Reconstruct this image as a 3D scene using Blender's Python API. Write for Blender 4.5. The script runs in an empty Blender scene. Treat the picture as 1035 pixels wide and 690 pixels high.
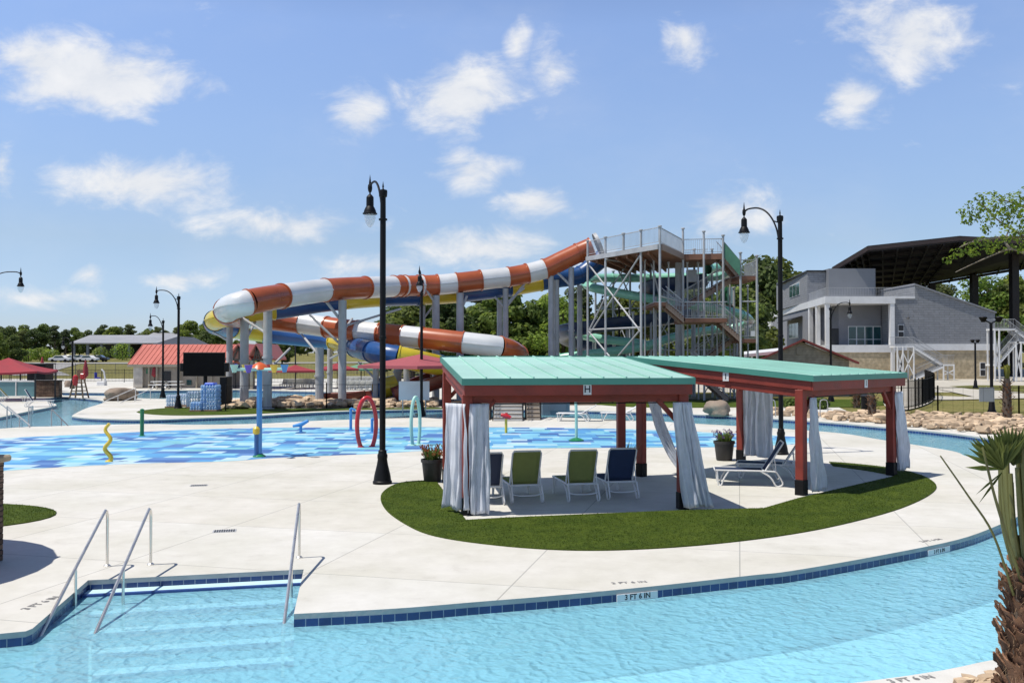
import bpy, bmesh, math, random
from mathutils import Vector, Matrix, noise
from mathutils.geometry import delaunay_2d_cdt
R = math.radians
rnd = random.Random(7)
scene = bpy.context.scene
COL = scene.collection

# ------------------------------------------------------------------ camera model (metres; ground z = 0)
FPX, CAMH, W0, H0, HOR = 920.0, 3.1, 1035.0, 690.0, 360.0
PITCH = math.atan((HOR - H0/2)/FPX)
def ray(px, py):
    u = (px - W0/2)/FPX; v = (H0/2 - py)/FPX
    c, s = math.cos(PITCH), math.sin(PITCH)
    return Vector((u, c - v*s, s + v*c))
def P(px, py, Y):
    d = ray(px, py); t = Y/d.y
    return Vector((d.x*t, Y, CAMH + d.z*t))
def G(px, py, z=0.0):
    d = ray(px, py); t = (z - CAMH)/d.z
    return Vector((d.x*t, d.y*t, z))
def terr(x, y):
    t = max(0.0, y - 70.0)
    return min(1.1e-4*t*t, 3.2 + 0.004*max(0, y-240))

cam = bpy.data.cameras.new('camera'); camo = bpy.data.objects.new('camera', cam); COL.objects.link(camo)
cam.sensor_width = 36; cam.lens = FPX/W0*36; cam.clip_start = .1; cam.clip_end = 6000
camo.location = (0, 0, CAMH); camo.rotation_euler = (R(90)+PITCH, 0, 0)
scene.camera = camo

# ------------------------------------------------------------------ materials
MATS = {}
def nd(t, typ, **kw):
    n = t.nodes.new(typ)
    for k, v in kw.items():
        if k.startswith('i_'):
            n.inputs[k[2:].replace('_', ' ')].default_value = v
        else: setattr(n, k, v)
    return n
def newmat(name):
    m = bpy.data.materials.new(name); m.use_nodes = True
    t = m.node_tree; t.nodes.clear()
    out = nd(t, 'ShaderNodeOutputMaterial'); b = nd(t, 'ShaderNodeBsdfPrincipled')
    t.links.new(b.outputs[0], out.inputs[0]); MATS[name] = m
    return m, t, b, out
def col4(c): return (c[0], c[1], c[2], 1)
def rampnode(t, stops, interp='LINEAR'):
    r = nd(t, 'ShaderNodeValToRGB'); cr = r.color_ramp; cr.interpolation = interp
    while len(cr.elements) > 1: cr.elements.remove(cr.elements[-1])
    cr.elements[0].position = stops[0][0]; cr.elements[0].color = col4(stops[0][1])
    for p, c in stops[1:]:
        e = cr.elements.new(p); e.color = col4(c)
    return r
def M(name, c, rough=.6, var=.15, scale=3., bump=0., bscale=None, metal=0., spec=.5, island=0., dirt=0., stretch=None, coat=0.):
    if name in MATS: return MATS[name]
    m, t, b, out = newmat(name)
    tc = nd(t, 'ShaderNodeTexCoord'); src = tc.outputs['Object']
    if stretch:
        mp = nd(t, 'ShaderNodeMapping'); mp.inputs['Scale'].default_value = stretch
        t.links.new(src, mp.inputs[0]); src = mp.outputs[0]
    n = nd(t, 'ShaderNodeTexNoise'); n.inputs['Scale'].default_value = scale; n.inputs['Detail'].default_value = 7; n.inputs['Roughness'].default_value = .6
    t.links.new(src, n.inputs['Vector'])
    r = rampnode(t, [(.28, [x*(1-var) for x in c]), (.72, [min(1, x*(1+var)) for x in c])])
    t.links.new(n.outputs['Fac'], r.inputs[0]); last = r.outputs[0]
    if dirt:
        n2 = nd(t, 'ShaderNodeTexNoise'); n2.inputs['Scale'].default_value = scale*.23; n2.inputs['Detail'].default_value = 5
        t.links.new(src, n2.inputs['Vector'])
        r2 = rampnode(t, [(.38, (1-dirt, 1-dirt*1.05, 1-dirt*1.15)), (.6, (1, 1, 1))]); t.links.new(n2.outputs['Fac'], r2.inputs[0])
        mx = nd(t, 'ShaderNodeMix', data_type='RGBA', blend_type='MULTIPLY'); mx.inputs[0].default_value = 1
        t.links.new(last, mx.inputs[6]); t.links.new(r2.outputs[0], mx.inputs[7]); last = mx.outputs[2]
    if island:
        g = nd(t, 'ShaderNodeNewGeometry')
        r3 = rampnode(t, [(0, (1-island, 1-island*1.05, 1-island*1.1)), (1, (1+island, 1+island*.9, 1+island*.8))])
        t.links.new(g.outputs['Random Per Island'], r3.inputs[0])
        mx = nd(t, 'ShaderNodeMix', data_type='RGBA', blend_type='MULTIPLY'); mx.inputs[0].default_value = 1
        t.links.new(last, mx.inputs[6]); t.links.new(r3.outputs[0], mx.inputs[7]); last = mx.outputs[2]
    t.links.new(last, b.inputs['Base Color'])
    b.inputs['Roughness'].default_value = rough; b.inputs['Metallic'].default_value = metal
    b.inputs['Specular IOR Level'].default_value = spec
    if coat: b.inputs['Coat Weight'].default_value = coat; b.inputs['Coat Roughness'].default_value = .08
    rr = nd(t, 'ShaderNodeMapRange'); rr.inputs['To Min'].default_value = max(0, rough-.12); rr.inputs['To Max'].default_value = min(1, rough+.12)
    t.links.new(n.outputs['Fac'], rr.inputs[0]); t.links.new(rr.outputs[0], b.inputs['Roughness'])
    if bump:
        bn = nd(t, 'ShaderNodeTexNoise'); bn.inputs['Scale'].default_value = bscale or scale*6; bn.inputs['Detail'].default_value = 6
        t.links.new(src, bn.inputs['Vector'])
        bp = nd(t, 'ShaderNodeBump'); bp.inputs['Strength'].default_value = bump; bp.inputs['Distance'].default_value = .03
        t.links.new(bn.outputs['Fac'], bp.inputs['Height']); t.links.new(bp.outputs[0], b.inputs['Normal'])
    return m
def bricks(name, c1, c2, mortar, w, h, rough=.85, bump=.5, ms=.012, uv=False, swap=True, noisevar=.25):
    m, t, b, out = newmat(name)
    tc = nd(t, 'ShaderNodeTexCoord')
    if uv: v = tc.outputs['UV']
    else:
        sp = nd(t, 'ShaderNodeSeparateXYZ'); t.links.new(tc.outputs['Object'], sp.inputs[0])
        ad = nd(t, 'ShaderNodeMath', operation='ADD'); t.links.new(sp.outputs[0], ad.inputs[0]); t.links.new(sp.outputs[1], ad.inputs[1])
        cb = nd(t, 'ShaderNodeCombineXYZ'); t.links.new(ad.outputs[0], cb.inputs[0]); t.links.new(sp.outputs[2], cb.inputs[1]); v = cb.outputs[0]
    br = nd(t, 'ShaderNodeTexBrick'); br.inputs['Scale'].default_value = 1; br.inputs['Brick Width'].default_value = w; br.inputs['Row Height'].default_value = h
    br.inputs['Mortar Size'].default_value = ms; br.inputs['Color1'].default_value = col4(c1); br.inputs['Color2'].default_value = col4(c2); br.inputs['Mortar'].default_value = col4(mortar)
    br.inputs['Mortar Smooth'].default_value = .3
    if uv: br.offset = 0
    t.links.new(v, br.inputs['Vector'])
    n = nd(t, 'ShaderNodeTexNoise'); n.inputs['Scale'].default_value = 2.5; n.inputs['Detail'].default_value = 8; t.links.new(tc.outputs['Object'], n.inputs['Vector'])
    r = rampnode(t, [(.3, (1-noisevar,)*3), (.7, (1+noisevar,)*3)]); t.links.new(n.outputs['Fac'], r.inputs[0])
    mx = nd(t, 'ShaderNodeMix', data_type='RGBA', blend_type='MULTIPLY'); mx.inputs[0].default_value = 1
    t.links.new(br.outputs['Color'], mx.inputs[6]); t.links.new(r.outputs[0], mx.inputs[7]); t.links.new(mx.outputs[2], b.inputs['Base Color'])
    b.inputs['Roughness'].default_value = rough
    bp = nd(t, 'ShaderNodeBump'); bp.inputs['Strength'].default_value = bump; bp.inputs['Distance'].default_value = .02; bp.invert = True
    t.links.new(br.outputs['Fac'], bp.inputs['Height']); t.links.new(bp.outputs[0], b.inputs['Normal'])
    return m

# concrete deck with joints, stains and fine grain
def concrete(name, c, joint=3.0, jc=.62, stain=.15):
    m, t, b, out = newmat(name)
    tc = nd(t, 'ShaderNodeTexCoord'); v = tc.outputs['Object']
    def nz(sc, det=6, rg=.6):
        n = nd(t, 'ShaderNodeTexNoise'); n.inputs['Scale'].default_value = sc; n.inputs['Detail'].default_value = det; n.inputs['Roughness'].default_value = rg
        t.links.new(v, n.inputs['Vector']); return n
    n1 = nz(.35); n2 = nz(2.2, 8, .7); n3 = nz(60, 4)
    r1 = rampnode(t, [(.3, [x*(1-stain) for x in c[:2]]+[c[2]*(1-stain*1.35)]), (.62, c)]); t.links.new(n1.outputs['Fac'], r1.inputs[0])
    r2 = rampnode(t, [(.25, (.83, .82, .80)), (.42, (.96, .957, .95)), (.65, (1.04, 1.04, 1.04))]); t.links.new(n2.outputs['Fac'], r2.inputs[0])
    mp = nd(t, 'ShaderNodeMapping'); mp.inputs['Rotation'].default_value = (0, 0, R(14)); t.links.new(v, mp.inputs[0])
    br = nd(t, 'ShaderNodeTexBrick'); br.offset = 0; br.inputs['Scale'].default_value = 1; br.inputs['Brick Width'].default_value = joint; br.inputs['Row Height'].default_value = joint
    br.inputs['Mortar Size'].default_value = .011; br.inputs['Mortar Smooth'].default_value = .2
    br.inputs['Color1'].default_value = (1, 1, 1, 1); br.inputs['Color2'].default_value = (.95, .935, .905, 1); br.inputs['Mortar'].default_value = (jc, jc, jc, 1)
    t.links.new(mp.outputs[0], br.inputs['Vector'])
    a = nd(t, 'ShaderNodeMix', data_type='RGBA', blend_type='MULTIPLY'); a.inputs[0].default_value = 1
    t.links.new(r1.outputs[0], a.inputs[6]); t.links.new(r2.outputs[0], a.inputs[7])
    a2 = nd(t, 'ShaderNodeMix', data_type='RGBA', blend_type='MULTIPLY'); a2.inputs[0].default_value = 1
    t.links.new(a.outputs[2], a2.inputs[6]); t.links.new(br.outputs['Color'], a2.inputs[7])
    t.links.new(a2.outputs[2], b.inputs['Base Color']); b.inputs['Roughness'].default_value = .85; b.inputs['Specular IOR Level'].default_value = .25
    bp = nd(t, 'ShaderNodeBump'); bp.inputs['Strength'].default_value = .25; bp.inputs['Distance'].default_value = .01
    t.links.new(n3.outputs['Fac'], bp.inputs['Height']); t.links.new(bp.outputs[0], b.inputs['Normal'])
    return m
m_deck = concrete('deck_concrete', (.645, .632, .59))
m_plaza = concrete('plaza_concrete', (.52, .49, .43), 6)

# splash pad: painted rubber bands of random blues
def splashmat():
    m, t, b, out = newmat('splash_paint')
    tc = nd(t, 'ShaderNodeTexCoord'); sp = nd(t, 'ShaderNodeSeparateXYZ'); t.links.new(tc.outputs['Object'], sp.inputs[0])
    def ma(op, a, bb):
        n = nd(t, 'ShaderNodeMath', operation=op)
        for i, x in enumerate((a, bb)):
            if x is None: continue
            if isinstance(x, (int, float)): n.inputs[i].default_value = x
            else: t.links.new(x, n.inputs[i])
        return n.outputs[0]
    row = ma('FLOOR', ma('DIVIDE', sp.outputs[1], .62), None)
    wn = nd(t, 'ShaderNodeTexWhiteNoise', noise_dimensions='1D'); t.links.new(row, wn.inputs['W'])
    colx = ma('FLOOR', ma('DIVIDE', ma('ADD', sp.outputs[0], ma('MULTIPLY', wn.outputs[0], 7.3)), .75), None)
    cb = nd(t, 'ShaderNodeCombineXYZ'); t.links.new(colx, cb.inputs[0]); t.links.new(row, cb.inputs[1])
    w2 = nd(t, 'ShaderNodeTexWhiteNoise', noise_dimensions='2D'); t.links.new(cb.outputs[0], w2.inputs['Vector'])
    r = rampnode(t, [(0, (.20, .50, .66)), (.2, (.09, .31, .58)), (.38, (.36, .62, .70)), (.52, (.05, .14, .38)), (.62, (.14, .40, .62)), (.76, (.47, .64, .72)), (.86, (.10, .22, .48)), (.95, (.20, .50, .56))], 'CONSTANT')
    t.links.new(w2.outputs['Value'], r.inputs[0])
    n = nd(t, 'ShaderNodeTexNoise'); n.inputs['Scale'].default_value = 1.2; n.inputs['Detail'].default_value = 8; t.links.new(tc.outputs['Object'], n.inputs['Vector'])
    r2 = rampnode(t, [(.3, (.85, .86, .88)), (.7, (1.1, 1.1, 1.08))]); t.links.new(n.outputs['Fac'], r2.inputs[0])
    a = nd(t, 'ShaderNodeMix', data_type='RGBA', blend_type='MULTIPLY'); a.inputs[0].default_value = 1
    t.links.new(r.outputs[0], a.inputs[6]); t.links.new(r2.outputs[0], a.inputs[7]); t.links.new(a.outputs[2], b.inputs['Base Color'])
    rr = nd(t, 'ShaderNodeMapRange'); rr.inputs['To Min'].default_value = .3; rr.inputs['To Max'].default_value = .75; t.links.new(n.outputs['Fac'], rr.inputs[0]); t.links.new(rr.outputs[0], b.inputs['Roughness'])
    return m
m_splash = splashmat()

def turfmat(name, c1, c2, sc=1.0, bump=.9):
    m, t, b, out = newmat(name)
    tc = nd(t, 'ShaderNodeTexCoord'); v = tc.outputs['Object']
    def nz(s, det, rg=.65):
        n = nd(t, 'ShaderNodeTexNoise'); n.inputs['Scale'].default_value = s; n.inputs['Detail'].default_value = det; n.inputs['Roughness'].default_value = rg
        t.links.new(v, n.inputs['Vector']); return n
    n1 = nz(.9*sc, 5); n2 = nz(8*sc, 9, .85)
    r = rampnode(t, [(.3, c1), (.7, c2)]); t.links.new(n1.outputs['Fac'], r.inputs[0])
    r2 = rampnode(t, [(.36, (.38, .42, .3)), (.64, (1.5, 1.42, 1.3))]); t.links.new(n2.outputs['Fac'], r2.inputs[0])
    a = nd(t, 'ShaderNodeMix', data_type='RGBA', blend_type='MULTIPLY'); a.inputs[0].default_value = 1
    t.links.new(r.outputs[0], a.inputs[6]); t.links.new(r2.outputs[0], a.inputs[7]); t.links.new(a.outputs[2], b.inputs['Base Color'])
    b.inputs['Roughness'].default_value = .9; b.inputs['Specular IOR Level'].default_value = .15
    bp = nd(t, 'ShaderNodeBump'); bp.inputs['Strength'].default_value = bump; bp.inputs['Distance'].default_value = .04
    t.links.new(n2.outputs['Fac'], bp.inputs['Height']); t.links.new(bp.outputs[0], b.inputs['Normal'])
    return m
m_turf = turfmat('turf', (.046, .080, .008), (.088, .128, .016), 1.6, 1.0)
m_lawn = turfmat('lawn', (.13, .14, .04), (.25, .215, .09), .5)

def watermat():
    m = bpy.data.materials.new('pool_water'); m.use_nodes = True; t = m.node_tree; t.nodes.clear(); MATS['pool_water'] = m
    out = nd(t, 'ShaderNodeOutputMaterial')
    tc = nd(t, 'ShaderNodeTexCoord'); v = tc.outputs['Object']
    def nz(s, det, st=(1, 1, 1), rot=0, rg=.5, dist=0):
        mp = nd(t, 'ShaderNodeMapping'); mp.inputs['Scale'].default_value = st; mp.inputs['Rotation'].default_value = (0, 0, rot); t.links.new(v, mp.inputs[0])
        n = nd(t, 'ShaderNodeTexNoise'); n.inputs['Scale'].default_value = s; n.inputs['Detail'].default_value = det; n.inputs['Roughness'].default_value = rg
        n.inputs['Distortion'].default_value = dist
        t.links.new(mp.outputs[0], n.inputs['Vector']); return n.outputs['Fac']
    a = nz(5.5, 2, (1, 1.15, 1), .3, .5, .15); c = nz(1.3, 2, (1, 1.2, 1), -.4, .5, .1); d = nz(12, 1, (1, 1.1, 1), .9, .5, .1)
    def ma(op, x, y):
        n = nd(t, 'ShaderNodeMath', operation=op)
        for i, q in enumerate((x, y)):
            if isinstance(q, (int, float)): n.inputs[i].default_value = q
            else: t.links.new(q, n.inputs[i])
        return n.outputs[0]
    vo = nd(t, 'ShaderNodeTexVoronoi', feature='SMOOTH_F1'); vo.inputs['Scale'].default_value = 6.5; vo.inputs['Smoothness'].default_value = .35
    vd = nd(t, 'ShaderNodeTexNoise'); vd.inputs['Scale'].default_value = 3.0; vd.inputs['Detail'].default_value = 2; t.links.new(v, vd.inputs['Vector'])
    vm = nd(t, 'ShaderNodeMix', data_type='RGBA', blend_type='LINEAR_LIGHT'); vm.inputs[0].default_value = .22; t.links.new(v, vm.inputs[6]); t.links.new(vd.outputs['Color'], vm.inputs[7]); t.links.new(vm.outputs[2], vo.inputs['Vector'])
    h = ma('ADD', ma('ADD', ma('MULTIPLY', vo.outputs['Distance'], .42), ma('MULTIPLY', c, .7)), ma('MULTIPLY', d, .22))
    bp = nd(t, 'ShaderNodeBump'); bp.inputs['Strength'].default_value = 1.0; bp.inputs['Distance'].default_value = .11; t.links.new(h, bp.inputs['Height'])
    bp2 = nd(t, 'ShaderNodeBump'); bp2.inputs['Strength'].default_value = .28; bp2.inputs['Distance'].default_value = .07; t.links.new(h, bp2.inputs['Height'])
    fr = nd(t, 'ShaderNodeFresnel'); fr.inputs['IOR'].default_value = 1.24; t.links.new(bp2.outputs[0], fr.inputs['Normal'])
    tr = nd(t, 'ShaderNodeBsdfTransparent'); tr.inputs[0].default_value = (.80, .95, .98, 1)
    df = nd(t, 'ShaderNodeBsdfDiffuse'); df.inputs[0].default_value = (.36, .77, .90, 1); t.links.new(bp.outputs[0], df.inputs['Normal'])
    m1 = nd(t, 'ShaderNodeMixShader'); m1.inputs[0].default_value = .5; t.links.new(tr.outputs[0], m1.inputs[1]); t.links.new(df.outputs[0], m1.inputs[2])
    gl = nd(t, 'ShaderNodeBsdfGlossy'); gl.inputs['Roughness'].default_value = .04; t.links.new(bp2.outputs[0], gl.inputs['Normal'])
    m2 = nd(t, 'ShaderNodeMixShader'); t.links.new(fr.outputs[0], m2.inputs[0]); t.links.new(m1.outputs[0], m2.inputs[1]); t.links.new(gl.outputs[0], m2.inputs[2])
    t.links.new(m2.outputs[0], out.inputs[0]); return m
m_water = watermat()
m_plaster = M('pool_plaster', (.52, .81, .90), .8, .1, 1.4)
m_coping = M('coping', (.40, .40, .38), .8, .15, 3, .3)
m_tile = bricks('navy_tile', (.012, .035, .13), (.018, .05, .17), (.25, .28, .33), .153, .153, .25, .2, .006, True)

def leafmat(name, c, v=.35, tl=.45):
    m = bpy.data.materials.new(name); m.use_nodes = True; t = m.node_tree; t.nodes.clear(); MATS[name] = m
    out = nd(t, 'ShaderNodeOutputMaterial'); g = nd(t, 'ShaderNodeNewGeometry'); oi = nd(t, 'ShaderNodeObjectInfo')
    r = rampnode(t, [(0, [x*(1-v) for x in c]), (.6, c), (1, [c[0]*(1+v*1.4), c[1]*(1+v), c[2]*(1+v*.5)])]); t.links.new(g.outputs['Random Per Island'], r.inputs[0])
    r2 = rampnode(t, [(0, (.66, .74, .85)), (.5, (1, 1, 1)), (1, (1.35, 1.2, .9))]); t.links.new(oi.outputs['Random'], r2.inputs[0])
    tc = nd(t, 'ShaderNodeTexCoord'); n = nd(t, 'ShaderNodeTexNoise'); n.inputs['Scale'].default_value = .7; n.inputs['Detail'].default_value = 2; t.links.new(tc.outputs['Object'], n.inputs['Vector'])
    r3 = rampnode(t, [(.35, (.7, .72, .7)), (.65, (1.25, 1.2, 1.1))]); t.links.new(n.outputs['Fac'], r3.inputs[0])
    a = nd(t, 'ShaderNodeMix', data_type='RGBA', blend_type='MULTIPLY'); a.inputs[0].default_value = 1; t.links.new(r.outputs[0], a.inputs[6]); t.links.new(r2.outputs[0], a.inputs[7])
    a2 = nd(t, 'ShaderNodeMix', data_type='RGBA', blend_type='MULTIPLY'); a2.inputs[0].default_value = 1; t.links.new(a.outputs[2], a2.inputs[6]); t.links.new(r3.outputs[0], a2.inputs[7])
    b = nd(t, 'ShaderNodeBsdfPrincipled'); b.inputs['Roughness'].default_value = .55; b.inputs['Specular IOR Level'].default_value = .3; t.links.new(a2.outputs[2], b.inputs['Base Color'])
    tl_ = nd(t, 'ShaderNodeBsdfTranslucent'); t.links.new(a2.outputs[2], tl_.inputs[0])
    mx = nd(t, 'ShaderNodeMixShader'); mx.inputs[0].default_value = tl; t.links.new(b.outputs[0], mx.inputs[1]); t.links.new(tl_.outputs[0], mx.inputs[2])
    t.links.new(mx.outputs[0], out.inputs[0]); return m
def glassmat(name, c, rough=.05, a=.35):
    m = bpy.data.materials.new(name); m.use_nodes = True; t = m.node_tree; t.nodes.clear(); MATS[name] = m
    out = nd(t, 'ShaderNodeOutputMaterial'); tr = nd(t, 'ShaderNodeBsdfTransparent'); tr.inputs[0].default_value = col4(c)
    p = nd(t, 'ShaderNodeBsdfPrincipled'); p.inputs['Roughness'].default_value = rough
    n = nd(t, 'ShaderNodeTexNoise'); n.inputs['Scale'].default_value = 6; r = rampnode(t, [(.3, [x*.85 for x in c]), (.7, c)]); t.links.new(n.outputs['Fac'], r.inputs[0]); t.links.new(r.outputs[0], p.inputs['Base Color'])
    mx = nd(t, 'ShaderNodeMixShader'); mx.inputs[0].default_value = a; t.links.new(tr.outputs[0], mx.inputs[1]); t.links.new(p.outputs[0], mx.inputs[2]); t.links.new(mx.outputs[0], out.inputs[0]); return m

m_red = M('red_stained_timber', (.26, .037, .022), .55, .25, 2.2, .25, 30, stretch=(1, 1, 1), dirt=.2)
m_black = M('black_paint', (.005, .005, .006), .5, .3, 5, .05, spec=.22)
m_dark = M('dark_metal', (.018, .018, .02), .5, .3, 5)
m_steel = M('stainless_steel', (.74, .71, .66), .30, .06, 8, metal=.85)
m_galv = M('galvanised_steel', (.42, .43, .44), .5, .18, 1.2, .08, dirt=.15)
m_white = M('white_paint', (.74, .74, .73), .45, .06, 3, dirt=.08)
m_teal = M('teal_roof_metal', (.37, .61, .52), .5, .07, .8, dirt=.12, stretch=(1, 1, 1))
m_teald = M('teal_trim_metal', (.065, .25, .195), .42, .1, 1.5)
m_orange = M('orange_gelcoat', (.43, .10, .032), .32, .16, .7, coat=.25, dirt=.2)
m_wtube = M('white_gelcoat', (.68, .69, .69), .32, .07, .7, coat=.22, dirt=.1)
m_yel = M('yellow_gelcoat', (.62, .48, .03), .32, .12, .7, coat=.2, dirt=.12)
m_blue = M('blue_gelcoat', (.012, .07, .23), .36, .2, .7, coat=.12)
m_navy = M('navy_gelcoat', (.010, .030, .085), .4, .2, .7, coat=.1)
m_mint = M('mint_gelcoat', (.27, .60, .45), .25, .1, .7, coat=.4)
m_green = M('green_gelcoat', (.03, .16, .075), .3, .15, .7, coat=.4)
m_brownred = M('brown_red_gelcoat', (.16, .033, .02), .3, .2, .7, coat=.3)
m_tread = M('rusty_tread', (.21, .095, .055), .7, .3, 2, .2)
m_tan = M('tan_siding', (.33, .285, .215), .8, .12, 1.5)
m_redroof = M('salmon_metal_roof', (.55, .15, .11), .5, .1, .6, dirt=.1)
m_greystucco = bricks('grey_block', (.225, .235, .25), (.25, .26, .275), (.175, .18, .19), 1.3, .3, .85, .7, .035, noisevar=.10)
m_greyplain = M('grey_stucco', (.23, .24, .262), .85, .1, .8, .1)
m_stone = bricks('tan_stone', (.42, .34, .22), (.50, .41, .27), (.36, .31, .22), .8, .4, .9, .5, .02)
m_canopy = M('dark_brown_steel', (.010, .006, .005), .6, .3, .5)
m_window = M('teal_glass', (.012, .06, .065), .08, .3, 2, spec=.8)
m_rock = M('tan_rock', (.50, .385, .265), .9, .3, 1.8, .8, 7, island=.38)
m_boulder = M('brown_boulder', (.26, .20, .15), .9, .35, 1.5, .8, 6)
m_stack = bricks('stacked_stone', (.10, .060, .042), (.19, .125, .085), (.03, .022, .018), .34, .085, .95, 1., .01, noisevar=.5)
m_mulch = M('brown_mulch', (.085, .058, .038), .95, .4, 3, .8, 12)
m_bark = M('bark', (.11, .082, .06), .95, .35, 3, .8, 14, stretch=(1, 1, .3))
m_wood = M('weathered_wood', (.24, .155, .09), .8, .3, 3, .3)
m_leafs = [leafmat('leaf_dark', (.135, .19, .058), .4, .55), leafmat('leaf_mid', (.19, .27, .066), .4, .55), leafmat('leaf_pine', (.14, .18, .07), .4, .55), leafmat('leaf_bright', (.24, .36, .07), .4, .55)]
m_palm = leafmat('palm_leaf', (.23, .265, .07), .35, .3)
m_redfab = M('red_canvas', (.30, .035, .045), .85, .12, 2, .1)
m_bluefab = M('blue_canvas', (.03, .04, .30), .85, .12, 2)
m_paintred = M('red_paint', (.52, .02, .025), .3, .1, 2, coat=.3)
m_paintblue = M('sky_blue_paint', (.06, .27, .60), .3, .1, 2, coat=.3)
m_paintyel = M('yellow_paint', (.68, .50, .05), .3, .15, 2, coat=.3)
m_paintgrn = M('green_paint', (.015, .20, .06), .3, .12, 2, coat=.3)
m_paintmint = M('mint_paint', (.38, .66, .56), .35, .08, 2, coat=.3)
m_pot = M('black_pot', (.03, .028, .028), .6, .3, 4, .2)
def cloth(name, c, tl):
    m = M(name, c, .85, .07, 6, .15, 140); t = m.node_tree; b = [n for n in t.nodes if n.type == 'BSDF_PRINCIPLED'][0]; out = [n for n in t.nodes if n.type == 'OUTPUT_MATERIAL'][0]
    tr = nd(t, 'ShaderNodeBsdfTranslucent'); src = b.inputs['Base Color'].links[0].from_socket; t.links.new(src, tr.inputs[0])
    mx = nd(t, 'ShaderNodeMixShader'); mx.inputs[0].default_value = tl; t.links.new(b.outputs[0], mx.inputs[1]); t.links.new(tr.outputs[0], mx.inputs[2]); t.links.new(mx.outputs[0], out.inputs[0]); return m
m_globe = glassmat('lamp_glass', (.93, .95, .97), .12, .35)
m_text = M('black_lettering', (.015, .015, .018), .6, .2, 8)
m_curt = cloth('curtain_cloth', (.76, .785, .835), .25); m_slingblue = cloth('navy_sling', (.030, .055, .13), .3)
m_slinggreen = cloth('olive_sling', (.33, .36, .12), .4)
m_slinggrey = cloth('slate_sling', (.06, .075, .13), .3)
m_metalroof = M('pale_metal_roof', (.34, .34, .345), .45, .08, .4, dirt=.1)
m_bottle = glassmat('clear_bottle', (.82, .9, .97), .12, .5)
m_bottleblue = glassmat('blue_bottle', (.55, .76, .97), .12, .6)
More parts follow.
